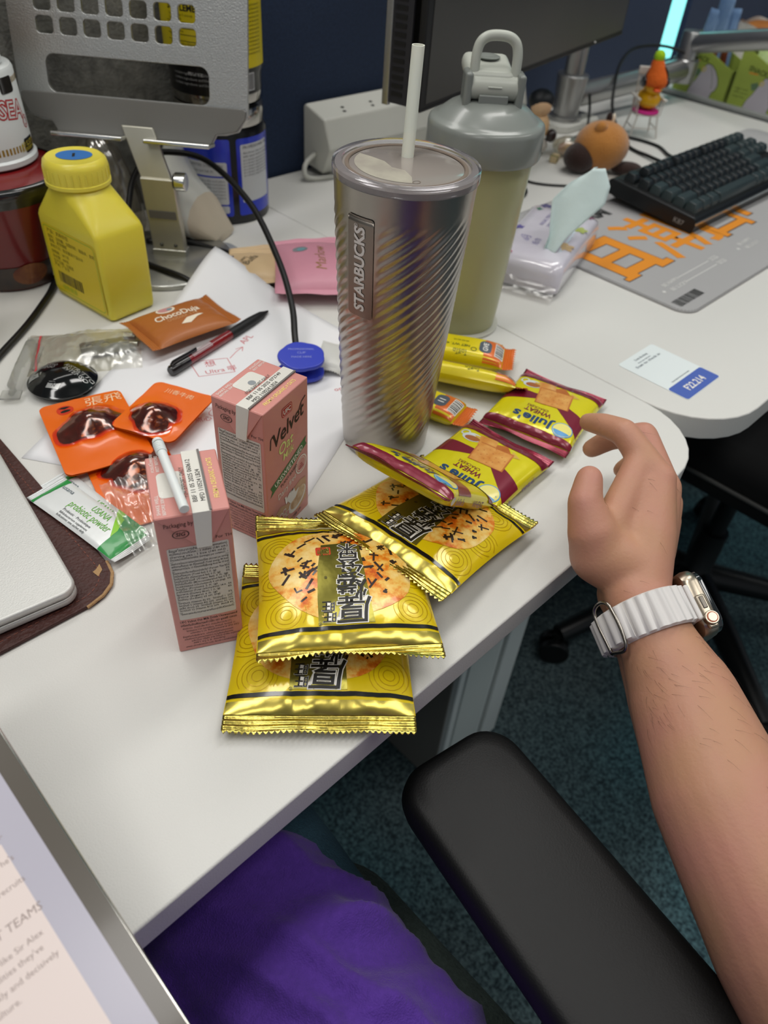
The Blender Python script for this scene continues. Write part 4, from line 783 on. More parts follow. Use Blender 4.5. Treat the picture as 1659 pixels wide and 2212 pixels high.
# ---------------------------------------------------------------- two stacked supplement tubs
TBK = mat('tub_black', '#111113', .3, coat=.2); TYL = mat('tub_yellow', '#d2bf12', .35); TBL = mat('tub_blue', '#1733c0', .25, .3, coat=.4); TSI = mat('tub_silver_lid', '#b9b5b0', .15, 1.0); TWH = mat('tub_white_label', '#c9ccce', .45)
def tub(label, z0, H, kind):
    t = thing('supplement_tub', label, 'tub', (56.5, 83.9, z0)); r = 5.6
    cy = lambda rr: (lambda u, v: (rr*math.cos(u/rr+R_(229)), rr*math.sin(u/rr+R_(229)), v))
    if kind == 'lower':
        MB().lathe([(5.3, 0), (r, .3), (r, H-3.0), (5.2, H-2.4), (5.1, H-2.2)], 64).build('body', TBK, t, smooth=40)
        MB().lathe([(5.3, H-2.3), (5.35, H-2.2), (5.35, H-.3), (5.15, H), (.01, H)], 64).build('lid', TSI, t, smooth=40)
        shape('blue_panel', [rrect(-5.6, 1.1, 1.6, H-3.3, .3)], TBL, t, cy(r), .02, .6); shape('blue_panel', [rrect(2.4, 1.1, 8.4, H-3.3, .3)], TBL, t, cy(r), .02, .6)
        for x0, x1, y0, y1 in ((-5.4, 1.1, 2.6, 5.8), (-5.4, 1.1, 6.0, 7.6), (-5.4, 1.1, 1.5, 2.4), (2.9, 7.6, 2.7, H-4.0)): shape('white_label', [rrect(x0, y0, x1, y1, .2)], TWH, t, cy(r), .035, .6)
        text([('PROFESSIONAL USE', 3.2, H-4.5, .36, 0, 'LEFT', .1, .01), ('directions: mix one scoop', 3.2, H-5.1, .3, 0), ('with water before training', 3.2, H-5.5, .3, 0)]+[('as a dietary supplement only', 3.2, H-5.9-.36*k, .26, 0) for k in range(6)]+[('keep sealed, store in a dry cool place', -5.1, 5.3-.4*k, .28, 0) for k in range(6)]+[('LIMITED STRENGTH', -3.6, 7.0, .34, 0, 'LEFT', .1), ('scoops per tub 30', -3.6, 6.4, .3, 0)], mat('label_grey_ink', '#55585c', .5), t, cy(r), .05, .6, res=1)
    else:
        MB().lathe([(4.7, 0), (5.1, .15), (5.25, .7), (5.3, 1.2)], 64).build('base_ring', TSI, t, smooth=40)
        MB().lathe([(5.3, 1.15), (5.35, 3.0), (r, 3.6), (r, H-2.5), (5.2, H-1.8), (5.2, H), (.01, H)], 64).build('body', TBK, t, smooth=40)
        shape('yellow_label', [rect(-9.5, 4.4, 2.2, 14.0)], TYL, t, cy(r), .02, .6); shape('yellow_label', [rect(2.7, 3.9, 8.5, 14.0)], TYL, t, cy(r), .02, .6)
        tx = [('SUPPLEMENT FACTS', -4.6, 9.3, .62, 0, 'LEFT', 0, .03, -7.4)]
        tx += [('Serving size 1 scoop', -4.5, 8.8, .28, 0), ('Servings 30', -4.5, 8.4, .28, 0), ('L-Citrulline', -4.5, 7.3, .3, 0), ('Taurine', -4.5, 6.7, .3, 0), ('Beta-Alanine blend 3.2g', -4.5, 6.1, .3, 0), ('Caffeine', -4.5, 5.6, .3, 0), ('100mg', 1.0, 7.3, .3, 0), ('100mg', 1.0, 6.7, .3, 0), ('25mg', 1.0, 6.0, .3, 0)]
        tx += [('other ingredients and directions here', 3.2, 9.8-.38*k, .26, 0, 'LEFT', 0, 0, -4.0) for k in range(13)]
        text(tx, INK, t, cy(r), .035, .6, res=1)
        shape('label_rules', [rect(-4.9, y, 1.9, y+.06) for y in (6.45, 7.05, 7.65, 8.2, 10.1)]+[rect(3.1, y, 7.4, y+.5) for y in (10.4, 12.6)]+[rect(-4.9, 10.4, 1.9, 11.6)], INK, t, cy(r), .035, .6)
        text([('contains ingredients and blends', -4.6, 3.7-.5*k, .28, 0) for k in range(4)]+[('MOVE', -2.6, 3.2, .5, 0, 'LEFT', 0, .02)], mat('label_light_ink', '#9a9a98', .5), t, cy(5.55), .02, .6, res=1)
        shape('barcode_patch', [rect(2.9, 1.6, 5.6, 3.4)], TWH, t, cy(5.5), .02, .6); tag(shape('barcode', [rect(3.0+.17*k, 1.7, 3.09+.17*k, 3.3) for k in range(15)], INK, t, cy(5.5), .035, .6), kind='stuff')
    return t
tub('blue and black supplement tub with white label panels and silver lid', 0, 13.5, 'lower')
tub('black supplement tub with yellow facts label standing on the blue tub', 13.5, 17.5, 'upper')

# ---------------------------------------------------------------- stacked noodle cups
RC = mat('cup_red', '#7a1416', .25, coat=.4, var=(14, '#5a0e10', .5)); RK = mat('cup_dark', '#2b2625', .3, coat=.3, var=(60, '#4a3528', .4)); NW = mat('cup_white_foam', '#d5d9d8', .45); GOLDS = mat('cup_gold', '#a8862c', .35, .4); CUPRED = mat('cup_letter_red', '#b3202a', .4)
cyl = lambda r0, r1, h, base: (lambda u, v: ((r0+(r1-r0)*v/h)*math.cos(u/5+R_(base)), (r0+(r1-r0)*v/h)*math.sin(u/5+R_(base)), v))
t = thing('noodle_cup', 'dark red instant noodle bowl in shrink wrap at the bottom of the stack', 'noodle cup', (27.2, 82.5, 0))
MB().lathe([(4.6, 0), (5.0, .2), (7.2, 10.2), (7.35, 10.4), (7.35, 10.8), (7.0, 11.0), (.01, 11.0)], 56).build('cup', RC, t, smooth=40)
fc = lambda u, v: ((5.02+2.2*v/10.3)*math.cos(u/5+R_(285)), (5.02+2.2*v/10.3)*math.sin(u/5+R_(285)), v)
shape('dark_band', [rect(-8, .3, 9, 2.9)], RK, t, fc, .02, .7); shape('shrink_wrap', [rect(-8, 9.2, 9, 10.2)], mat('wrap_black', '#141414', .2, coat=.6), t, fc, .02, .7)
MB().lathe([(7.45, 10.1), (7.6, 10.5), (7.5, 11.0), (7.1, 11.15)], 56, cap0=False, cap1=False).build('shrink_wrap', mat('wrap_black', '#141414'), t, smooth=60)
shape('barcode_patch', [rect(.9, .7, 2.9, 4.2)], TWH, t, fc, .04, .6); tag(shape('barcode', [rect(1.1, .9+.16*k, 2.7, .99+.16*k) for k in range(20)], INK, t, fc, .055, .6), kind='stuff')
text([('NUTRITION FACTS', 1.0, 5.2+.5*k, .26, 0, 'LEFT', 0, 0, -2.2) for k in range(6)], mat('cup_brown_ink', '#2a0808', .5), t, fc, .03)
shape('noodle_picture', [circle(-1.5, 1.9, 1.7, 20, 1.2)], mat('noodle_picture', '#8a5a34', .5, var=(90, '#5a2018', .5)), t, fc, .04, .5)
t = thing('noodle_cup', 'white and gold instant noodle cup turned upside down on the red bowl', 'noodle cup', (28.4, 84.8, 11.15))
MB().lathe([(4.8, 0), (5.0, .15), (5.0, .6), (4.75, .8), (4.55, 8.2), (4.4, 8.5), (.01, 8.5)], 56).build('cup', NW, t, smooth=40)
fc = cyl(4.77, 4.55, 8.0, 275)
for y0, y1 in ((1.3, 1.9), (7.2, 7.7)): tag(shape('gold_dashes', [rect(-8+.42*k, y0, -7.78+.42*k, y1) for k in range(38)], GOLDS, t, fc, .02, 0), kind='stuff')
for bo, m_, off in ((.06, CUPRED, .02), (-.005, NW, .03)): text([('SEA', .2, 4.6, 1.6, -8, 'LEFT', .0, bo), ('O', 3.4, 3.2, 1.1, -8, 'LEFT', 0, bo)], m_, t, fc, off, .5)
shape('tag_patch', [rrect(2.6, 1.0, 4.6, 2.3, .2)], INK, t, fc, .03, .5); text([('LOTS OF', 4.4, 2.05, .45, 180, 'LEFT', 0, .01), ('INGREDIENTS', 4.5, 1.5, .3, 180)], mat('tag_yellow', '#c8b93a', .5), t, fc, .045)
shape('tag_patch', [rrect(1.2, 6.5, 3.2, 7.9, .3)], INK, t, fc, .03, .5)
t = thing('noodle_cup', 'brown noodle cup with a white rim on top of the stack', 'noodle cup', (28.4, 84.8, 19.7))
MB().lathe([(3.4, 0), (3.6, .1), (3.6, .5), (3.45, .6), (3.6, 7.5), (3.7, 7.7), (.01, 7.8)], 56).build('cup', mat('cup_brown_print', '#6a3a1c', .4, var=(50, '#c9a068', .5)), t, smooth=40)
MB().lathe([(3.62, .05), (3.72, .1), (3.72, .55), (3.62, .6)], 56, cap0=False, cap1=False).build('rim', NW, t, smooth=40)

# ---------------------------------------------------------------- bags behind the stand
t = thing('paper_tissue_bag', 'white tapered plastic bag of tissue lying behind the stand', 'plastic bag', (47.5, 80.3, 0))
WB = mat('white_film', '#cfd0c8', .38, sss=.1, bump=(28, .5)); BGF = mat('kraft_film', '#c3b8a4', .5, bump=(40, .4))
rings = []
for k, (x, y, z, rx, rz_) in enumerate(((2.6,4.6,8.6,1.2,1.0),(1.6,3.2,7.6,2.8,2.4),(.6,1.2,5.4,3.8,3.4),(.6,-1.2,3.6,4.0,3.2),(1.5,-2.6,2.7,3.8,2.6))):
    rings.append([(x+rx*math.cos(2*math.pi*i/28)*.9+.25*nz(i*.9, k*1.3, 3), y+rx*math.cos(2*math.pi*i/28)*.45, max(.05, z+rz_*math.sin(2*math.pi*i/28)+.25*nz(i*.9, k, 8))) for i in range(28)])
MB().loft(rings).build('bag', WB, t, smooth=180)
MB().loft([rings[-1], [(3.2+1.9*math.cos(2*math.pi*i/28), -4.4+.9*math.cos(2*math.pi*i/28), .6+.5*math.sin(2*math.pi*i/28)) for i in range(28)]], False, True).build('folded_end', BGF, t, smooth=60)
t = thing('clear_bag', 'crumpled clear plastic bag standing against the grey felt panel', 'plastic bag', (40.0, 84.5, 0))
CB = clear_film('crumpled_bag_film', '#ece6da', .2, 45, .12, 1.0); rings = []
for k, (z, r_) in enumerate(((.1,4.0),(2,4.5),(4,4.4),(6,4.0),(8,3.4),(10,2.4),(11.3,1.2))): rings.append([((r_+.6*nz(i*.8, k*1.1, 4))*math.cos(2*math.pi*i/40), (r_+.6*nz(i*.8, k, 6))*.9*math.sin(2*math.pi*i/40), z+.5*nz(i*.5, k, 2)*(k > 0)) for i in range(40)])
MB().loft(rings).build('bag', CB, t, smooth=180)
MB().prism(rrect(45.8, 65.6, 50.2, 75.4, 1.5), .02, .25).build('grey_pad', mat('grey_felt_pad', '#8d9096', .7), None, bevel=.05)
tag(bpy.data.objects['grey_pad'], 'flat grey rounded pad under the lifted paper corner', 'pad')

# ---------------------------------------------------------------- black cables on the near desk
CAB = mat('cable_black', '#0b0b0c', .45)
def cable(name, label, pts, r=.28, m=None, n=7):
    t = MB().tube(smoothpath(pts, n), r, 10).build(name, m or CAB, None, smooth=180); return tag(t, label, 'cable')
cable('black_cable', 'thick black cable arching over the stand base down to the blue clip', [(34.4,78.4,.5),(38.5,78.2,1.8),(40.2,79.3,5.0),(42.0,80.3,7.8),(44.2,80.2,9.6),(46.2,78.8,10.2),(48.4,74.8,9.9),(47.9,66.6,8.0),(45.6,59.0,5.1),(42.7,53.3,3.3),(40.2,49.8,2.2),(39.2,48.2,1.2)], .33)
cable('black_cable', 'black cable looping around the round stand base', [(37.8,76.5,1.02),(39.0,72.2,1.02),(39.9,69.0,1.0),(41.0,66.6,.34),(43.6,65.9,.3),(46.6,67.6,.6),(48.0,70.8,.6),(47.2,73.6,.62),(45.2,76.2,1.02),(41.7,79.0,1.02)], .3)
cable('black_cable', 'black cable running from the desk side behind the yellow bottle', [(8,58.5,.35),(13.5,62.4,.35),(18.5,66.6,.35),(22.9,70.3,.35),(27.2,74.6,.35),(30.5,78.2,.35),(36,80.5,.35)], .33)
# ---------------------------------------------------------------- shaker bottle
GL_ = mat('shaker_grey', '#7f837e', .28, coat=.15); GL2 = mat('shaker_pale_grey', '#b3b6ac', .35); SHB = mat('shaker_body', '#b7b689', .28, trans=.25, sss=.2)
sb = thing('shaker_bottle', 'tall shaker bottle with grey flip lid and pale yellow drink', 'shaker bottle', (58.7, 44.7, 0))
MB().lathe([(3.2, 0), (3.7, .1), (3.85, .5), (4.0, 2.0), (4.75, 17.0), (4.8, 18.5), (.01, 18.5)], 64).build('body', SHB, sb, smooth=50)
MB().lathe([(3.5, 0), (4.3, .02), (4.35, .25), (3.9, .35)], 64).build('base_ring', mat('base_cream', '#d4d3c8', .3, trans=.2), sb, smooth=50)
MB().lathe([(4.85, 17.3), (5.3, 17.35), (5.38, 17.6), (5.35, 19.7), (5.25, 20.05), (5.0, 20.25), (4.75, 20.3), (4.5, 20.5), (3.6, 21.2), (2.6, 21.7), (.01, 21.9)], 72).build('lid', GL_, sb, smooth=50)
Uc = Vector((.74, -.67, 0)); Ac = Vector((.67, .74, 0))       # across and away, as the spout points
def lb(name, c, hx, hy, hz, m, bev=.2, tilt=0):
    mb = MB().box(-hx, hx, -hy, hy, -hz, hz); M = Matrix((Uc, Ac, Vector((0,0,1)))).transposed().to_4x4() @ Matrix.Rotation(tilt, 4, 'X'); M.translation = Vector(c); return mb.xf(M).build(name, m, sb, bevel=bev, seg=3)
h0 = Ac*-.6+Vector((0,0,22.8)); MB().tube([h0-Uc*2.1, h0+Uc*2.1], 1.0, 24).build('hinge_barrel', GL2, sb, bevel=.1)
for s_ in (-1, 1): lb('hinge_bracket', h0+Uc*s_*2.3-Vector((0,0,.5)), .36, 1.1, 1.75, GL_, .3)
lb('latch', h0-Ac*.95-Vector((0,0,1.0)), 1.3, .18, .6, GL_, .12)
lb('spout_cover', h0+Ac*2.2-Uc*.3+Vector((0,0,.75)), 2.1, 2.7, .75, GL2, .6, R_(6)); MB().lathe([(1.0, 0), (1.1, .12), (.9, .2), (.5, .08), (.01, .06)], 28, tuple(h0+Ac*3.0-Uc*.3+Vector((0,0,1.62)))).build('spout_dimple', GL_, sb)
MB().tube([h0-Uc*.6-Ac*1.02+Vector((0,0,.2)), h0+Uc*.6-Ac*1.02+Vector((0,0,.2))], .06, 6).build('latch_ridge', GL2, sb)
hp = [(-1.75, .1), (-1.8, 1.6), (-1.75, 2.6), (-1.5, 3.3), (-.9, 3.7), (0, 3.8), (.9, 3.7), (1.5, 3.3), (1.75, 2.6), (1.8, 1.6), (1.75, .1)]
MB().tube(smoothpath([tuple(h0+Uc*x+Vector((0,0,z))+Ac*(.12*z)) for x, z in hp], 5), .42, 12, flat=1.0).build('carry_loop', GL2, sb, smooth=180)
text([('AIR VENT', -2, 18.4, .3, 0), ('SHAKE', -2, 17.9, .3, 0)], mat('emboss_grey', '#a0a49e', .4), sb, lambda u, v: (5.36*math.cos(u/5.36+R_(190)), 5.36*math.sin(u/5.36+R_(190)), v), .02)

# ---------------------------------------------------------------- sticker with the desk number
t = thing('desk_sticker', 'white square desk sticker with a blue number strip', 'sticker', (64.95, 20.15, 0), 0)
MB().prism(rrect(0, 0, 6.7, 8.05, .35), .01, .05).build('label', mat('sticker_white', '#dfe6e6', .4), t); TS = TOP(.05)
shape('blue_strip', [rrect(.05, .05, 6.65, 2.3, .3)], mat('sticker_strip_blue', '#4a62b0', .4), t, TS, .01, 0); text([('F22.214', 3.4, .75, .85, 0, 'CENTER', 0, .02, -3.4)], WHITE_INK, t, TS, .025)
text([('Desk Booking', 3.3, 7.2, .3, 0, 'CENTER', 0, 0), ('Scan to check in', 3.3, 6.3, .32, 0, 'CENTER', 0, .01, -4.6), ('Book your desk here', 2.0, 6.75, .2, 0, 'LEFT'), ('Need help? Ask the front desk', 3.3, 2.6, .2, 0, 'CENTER')], mat('slate_ink2', '#55606a', .5), t, TS, .015)

# ---------------------------------------------------------------- tissue pack
TPF = mat('tissue_pack_film', '#cfc8d6', .18, var=(16, '#dcdbe2', .6), coat=.8, bump=(38, .5)); TPC = clear_film('tissue_pack_clear', '#f6f4f4', .15, 60)
t = thing('tissue_pack', 'floral soft tissue pack with one tissue pulled up', 'tissue pack', (78.4, 48.0, 0), 19)
rings = []
for z, s_ in ((.05, .9), (.4, .98), (1.2, 1.0), (2.6, 1.0), (3.4, .96), (3.85, .86), (4.0, .6)): rings.append([(x+.12*nz(x, y, z), y+.12*nz(y, x, z), z+.12*nz(x*.6, y*.6, 3)) for x, y in rrect(-9.2*s_-(1-s_)*0, -4.6*s_, 9.2*s_, 4.6*s_, 1.2, 6)])
MB().loft(rings).build('wrapper', TPF, t, smooth=180)
tpt = lambda u, v: (u, v, 4.02-.010*(u*u/8+v*v/4)*2)
for x, y, r_, c in ((7.4,-3.0,.9,'#7a3a55'),(7.9,2.6,.8,'#5e5a80'),(-8.0,2.7,.9,'#c84a72'),(-3.5,-3.2,1.1,'#d9b98a'),(2.5,-3.4,.9,'#b9c46a'),(6.2,3.2,.6,'#4f7a66'),(-1.0,3.3,.6,'#6a63a0'),(8.4,.1,.7,'#d08a4a')):
    for k in range(5): a_ = 2*math.pi*k/5+x; shape('flower_petal', [circle(x+.55*r_*math.cos(a_), y+.55*r_*math.sin(a_), .5*r_, 12, .36*r_, a_)], mat('petal_'+c[1:], c, .3, coat=.5), t, tpt, .03+.004*k, 0)
text([('花韵', -6.2, 1.2, 1.2, 0), ('柔纸巾', -6.0, -.2, .7, 0), ('FACIAL TISSUE', 1.0, 1.0, .5, 0), ('3 PLY 100 抽', 1.0, .2, .42, 0)], mat('violet_print', '#77709f', .4), t, tpt, .03)
MB().grid(lambda u, v: (-9.2-1.5*v, -4.4+8.8*u, 1.6-1.2*v+.25*nz(u*5, v*3, 2)), 16, 6).build('end_fold', TPC, t, smooth=180)
tis = mat('tissue_paper', '#cfe0de', .8, bump=(160, .2))
U3, Z3 = cr*1.0, Vector((0,0,1))
M_ = Matrix.Rotation(R_(-19), 3, 'Z'); ul = M_ @ Vector((cr.x, cr.y, 0)).normalized()
def tiss(u, v):          # a folded tissue rising out of the slot
    wdt = [.5, .9, 1.9, 2.9, 2.2, .25]; k = v*5; i = min(4, int(k)); wv = wdt[i]+(wdt[i+1]-wdt[i])*(k-i)
    p = Vector((-5.6, -1.8, 3.8))+ul*(v*3.6+.9*v*v+(u-.5)*2*wv)+Z3*(v*8.6)+Vector((.4*math.sin(u*5+v*2), .5*math.sin(u*4), 0))
    return tuple(p+Vector((M_ @ Vector((.67,.74,0)))*v*3.0))
o = MB().grid(tiss, 16, 26).build('tissue', tis, t, smooth=180); so = o.modifiers.new('t', 'SOLIDIFY'); so.thickness = .05*S

# ---------------------------------------------------------------- desk mat
DM = mat('desk_mat_grey', '#a5a4a4', .85, bump=(900, .2)); t = thing('desk_mat', 'grey cloth desk mat with large orange characters', 'desk mat', (80.6, 28.6, 0))
MB().prism(rrect(0, 0, 80, 30.5, 2.2, 8), .01, .3).build('mat', DM, t, bevel=.08); stch = MB(); el_ = rrect(.12, .12, 79.88, 30.38, 2.1, 8)
for (xa, ya), (xb, yb) in zip(el_, el_[1:]+el_[:1]):
    L_ = math.hypot(xb-xa, yb-ya); n_ = max(1, int(L_/.32)); an = math.atan2(yb-ya, xb-xa)
    for k in range(n_):
        if (xa+(xb-xa)*k/n_) > 62: continue
        x, y = xa+(xb-xa)*(k+.5)/n_, ya+(yb-ya)*(k+.5)/n_; c, s_ = math.cos(an+.5), math.sin(an+.5)
        stch.add([(x+c*i*.11-s_*j*.05, y+s_*i*.11+c*j*.05, .30+.06*(i*j == 0)) for i, j in ((-1,-1),(1,-1),(1,1),(-1,1))], [(0,1,2,3)])
tag(stch.build('edge_stitching', mat('stitch_dark', '#5c5c5a', .8), t), kind='stuff'); TMat = TOP(.3)
MOUT, MORG = mat('mat_outline', '#4b4136', .7), mat('mat_orange', '#dd8a1e', .7)
bars = [rect(2.4,9.6,4.4,18.6), rect(8.8,9.6,10.8,18.6), rect(2.4,17.0,10.8,18.6), rect(2.4,13.4,10.8,14.8), rect(2.4,9.6,10.8,11.2), rect(1.6,9.0,4.4,9.7), rect(8.8,8.6,11.8,9.7)]
for g_, m_, off in ((.14, MOUT, .02), (0, MORG, .03)):
    for k, q_ in enumerate(bars): shape('mat_character', [[(q_[0][0]-g_, q_[0][1]-g_), (q_[1][0]+g_, q_[1][1]-g_), (q_[2][0]+g_, q_[2][1]+g_), (q_[3][0]-g_, q_[3][1]+g_)]], m_, t, TMat, off+.001*k, 0)
text([('潮', 12.2, 9.2, 9.4, 0, 'LEFT', 0, .008, 1.08)], MORG, t, TMat, .03)
for bo, m_, off in ((.030, MOUT, .02), (.014, MORG, .03)): text([('百', 23.2, 9.2, 9.2, 0, 'LEFT', 0, bo, 1.0), ('P', 34.6, 10.0, 8.2, 0, 'LEFT', 0, bo, 1.1)], m_, t, TMat, off)
text([('DAM', 10.6, 23.2, 2.4, -6, 'LEFT', 0, .05, 1.1), ('\\/\\/ORK', 10.8, 26.2, 1.8, -6, 'LEFT', .3, .03, 1.0)], mat('mat_black', '#3a3c3c', .7), t, TMat, .02)
wm = mat('mat_white', '#d9d9d4', .7); text([('BE HAPPY', 4.0, 5.5, .6, 0), ('BE LUCKY', 4.0, 4.3, .6, 0), ('2023', 16.0, 5.5, .7, 0), ('2023', 16.0, 4.3, .7, 0), ('BE HAPPY', 24.0, 5.5, .6, 0), ('BE LUCKY', 24.0, 4.3, .6, 0), ('✦', 2.4, 4.6, .6, 0), ('✦', 22.3, 4.8, .6, 0)], wm, t, TMat, .02)
for y in (5.75, 4.55): shape('white_line', [rect(7.6, y, 15.6, y+.1)], wm, t, TMat, .02, 0)
rnd = random.Random(8); bc = []; x = 1.0
while x < 6.6: w_ = rnd.choice((.07,.12,.2)); bc.append(rect(x, 1.6, x+w_, 3.0)); x += w_+rnd.choice((.08,.14))
tag(shape('barcode', bc, INK, t, TMat, .02, 0), kind='stuff')

# ---------------------------------------------------------------- keyboard with every key
KB = mat('keyboard_case', '#15181a', .35, .3); KEY = mat('keycap_black', '#161c1f', .38); KEYG = mat('keycap_slate', '#2a3638', .38); KEYS_ = mat('keyboard_plate', '#0b0c0d', .5)
kb = thing('mechanical_keyboard', 'black keyboard with slate grey wide keys', 'keyboard', (102.0, 40.2, .3), 0, rot=(R_(5.5), 0, 0))
prof = [(0,0),(14.3,0),(14.4,1.8),(13.9,2.2),(.3,2.2),(-.2,1.7)]
MB().loft([[(x, y, z) for y, z in prof] for x in (0, 36.4)]).build('case', KB, kb, bevel=.25, seg=3); MB().box(.5, 35.9, .6, 13.4, 2.15, 2.3).build('top_plate', KEYS_, kb, bevel=.1)
MB().box(-.05, 36.45, -.28, -.12, 1.35, 1.65).build('front_trim', mat('trim_alu', '#a9b2b4', .25, .9), kb); MB().box(2, 5, 13.2, 14.0, -.9, .1).build('riser_foot', KB, kb, bevel=.1); MB().box(31, 34, 13.2, 14.0, -.9, .1).build('riser_foot', KB, kb, bevel=.1)
u_ = 1.905; kmesh = {}
def key(x, y, w_, h_=1.0, m=None):
    k = (round(w_, 2), h_, (m or KEY).name)
    if k not in kmesh:
        hw, hh = w_*u_/2-.08, h_*u_/2-.08; mb = MB(); rings = [[(px, py, z) for px, py in rrect(-hw*s_+0, -hh*t_+o_, hw*s_, hh*t_+o_, .12, 2)] for z, s_, t_, o_ in ((2.35, 1, 1, 0), (2.9, .97, .96, .03), (3.45, 1-.24/hw, 1-.28/hh, .12), (3.5, 1-.30/hw, 1-.34/hh, .12))]
        mb.loft(rings); o_ = mb.build('keycap', m or KEY, kb, smooth=24); kmesh[k] = o_.data; o_.location = (x*S, y*S, 0)
    else:
        o_ = bpy.data.objects.new('keycap', kmesh[k]); COL.objects.link(o_); o_.parent = kb; o_.location = (x*S, y*S, 0)
    return o_
rows = [(0, [1.25]*3+[6.25]+[1.25]*4), (1, [2.25]+[1]*10+[2.75]), (2, [1.75]+[1]*11+[2.25]), (3, [1.5]+[1]*12+[1.5]), (4, [1]*13+[2]), (5.25, [1]+[-1]+[1]*4+[-.5]+[1]*4+[-.5]+[1]*4)]
for r_, ks in rows:
    x = .6
    for w_ in ks:
        if w_ > 0: key(x+w_*u_/2, .75+(r_+.5)*u_, w_, 1.0, KEYG if w_ not in (1, 6.25) or (r_ == 0) else KEY)
        x += abs(w_)*u_
for r_ in (0, 3, 4, 5.25):
    for c in range(3): key(.6+15*u_+.45+(c+.5)*u_, .75+(r_+.5)*u_, 1.0, 1.0, KEYG)
key(.6+15*u_+.45+1.5*u_, .75+1.5*u_, 1.0, 1.0, KEYG)
text([('K87', .1, .6, .7, 0)], mat('kb_grey_ink', '#8a9092', .4), kb, lambda u, v: (-.01, 3.2-u, v), .03)

# ---------------------------------------------------------------- plush, figure and small clutter by the post
FUR = mat('plush_tan', '#b0712c', .95, var=(30, '#c4843a', .6), bump=(420, .8), sheen=.5); DKF = mat('plush_dark', '#2a140c', .95, bump=(420, .8), sheen=.3)
t = thing('plush_toy', 'round tan plush animal with dark brown muzzle', 'plush toy', (113.5, 63.3, 0), -40)
MB().ball((0,0,3.7), (4.3,3.9,3.6), 32, 20).build('body', FUR, t, smooth=180); MB().ball((-3.4,-1.1,2.2), (2.6,2.5,2.2), 24, 16).build('muzzle', DKF, t, smooth=180); MB().ball((4.4,-1.6,1.0), (2.6,1.4,1.0), 20, 12).build('foot', DKF, t, smooth=180)
MB().ball((-1.3,-1.6,6.8), (1.0,.8,.9), 16, 10).build('ear', FUR, t, smooth=180); MB().ball((.8,1.6,7.3), (.5,.5,.9), 12, 8).build('tuft', DKF, t, smooth=180); MB().ball((1.5,1.7,7.2), (.35,.35,.8), 12, 8).build('tuft', CREAM, t, smooth=180); MB().ball((4.4,1.4,3.8), (.7,.5,.6), 12, 8).build('ear', DKF, t, smooth=180)
t = thing('doll_figure', 'small doll figure with black hair and cream clothes behind the shaker', 'figurine', (110.8, 73.8, 0), -40)
MB().ball((0,0,1.6), (2.0,1.8,1.6), 24, 14).build('base_cup', mat('doll_grey', '#b3b0a8', .4), t, smooth=180); MB().ball((-.2,0,4.4), (1.9,1.7,2.2), 24, 14).build('torso', mat('doll_cream', '#d6b184', .6), t, smooth=180); MB().ball((-.2,-.1,7.4), (1.7,1.6,1.6), 24, 14).build('head', mat('doll_skin', '#dbb48c', .6), t, smooth=180); MB().ball((-.2,.4,8.0), (2.1,1.9,1.7), 24, 14).build('hair', mat('doll_hair', '#11161a', .5), t, smooth=180); MB().ball((2.2,-.6,3.2), (.9,.8,1.0), 16, 10).build('camera_bag', mat('doll_brown', '#2a1a1a', .3, coat=.5), t, smooth=180)
t = thing('wrapped_candy', 'clear wrapped beige candy between the doll and the plush', 'candy', (115.0, 70.3, 0), -35)
MB().grid(lambda a_, b_: ((2.6+.5*nz(a_*9, b_*7, 1))*math.cos(a_*6.283)*math.sin(b_*3.1416), (1.7+.4*nz(a_*9, b_*7, 3))*math.sin(a_*6.283)*math.sin(b_*3.1416), 1.6-1.5*math.cos(b_*3.1416)), 24, 14, 0, 1, 0.01, .99).build('film', clear_film('candy_film', '#f0ece0', .25, 60), t, smooth=180); MB().ball((0,0,1.2), (1.6,1.0,1.0), 16, 10).build('candy', mat('candy_beige', '#d9c39c', .5, var=(80, '#c98f7a', .5)), t, smooth=180)
t = thing('wooden_block', 'tiny beige block lying in front of the candy', 'block', (110.9, 69.6, 0), 20); MB().box(-.9, .9, -.6, .6, 0, 1.1).build('block', mat('block_beige', '#c9b48c', .5), t, bevel=.15); MB().box(-.85, -.3, -.62, .62, .2, 1.12).build('band', mat('block_olive', '#7d7a4a', .5), t)
t = thing('green_coaster', 'flat round green coaster peeking out from behind the shaker', 'coaster', (103.3, 72.2, 0)); MB().lathe([(2.2, 0), (2.4, .1), (2.4, .5), (2.2, .7), (.01, .7)], 40).build('lid', mat('green_plastic', '#1f8a34', .35), t); MB().lathe([(2.0, .7), (2.1, .8), (2.2, .7)], 40, cap0=False, cap1=False).build('rim', mat('green_plastic', '#1f8a34'), t)
cable('strap_loop', 'small black strap loop lying beside the shaker', [(86,63.5,.3),(90.5,62.6,.3),(94.4,63.0,.3),(96.4,64.9,.35),(96.2,67.6,.3),(93.5,68.6,.3),(89.5,67.4,.3)], .3)['category'] = 'strap'
cable('keyboard_cable', 'thin black cable running from behind the shaker to the keyboard', [(97,73,.2),(99.5,69.5,.2),(99.6,65.5,.2),(102.5,62,.2),(108,58.8,.2),(112,57.0,.4)], .18)
cable('coiled_cable', 'black cable hanging in a loop from the monitor arm to the keyboard', [(166.0,76.3,8.0),(161.0,81.0,9.6),(153.0,83.0,9.8),(145.0,81.0,8.8),(138.2,77.5,6.6),(133.0,73.5,3.2),(128.5,67.0,.5),(126.2,61.0,.5),(124.5,56.8,.8)], .28)
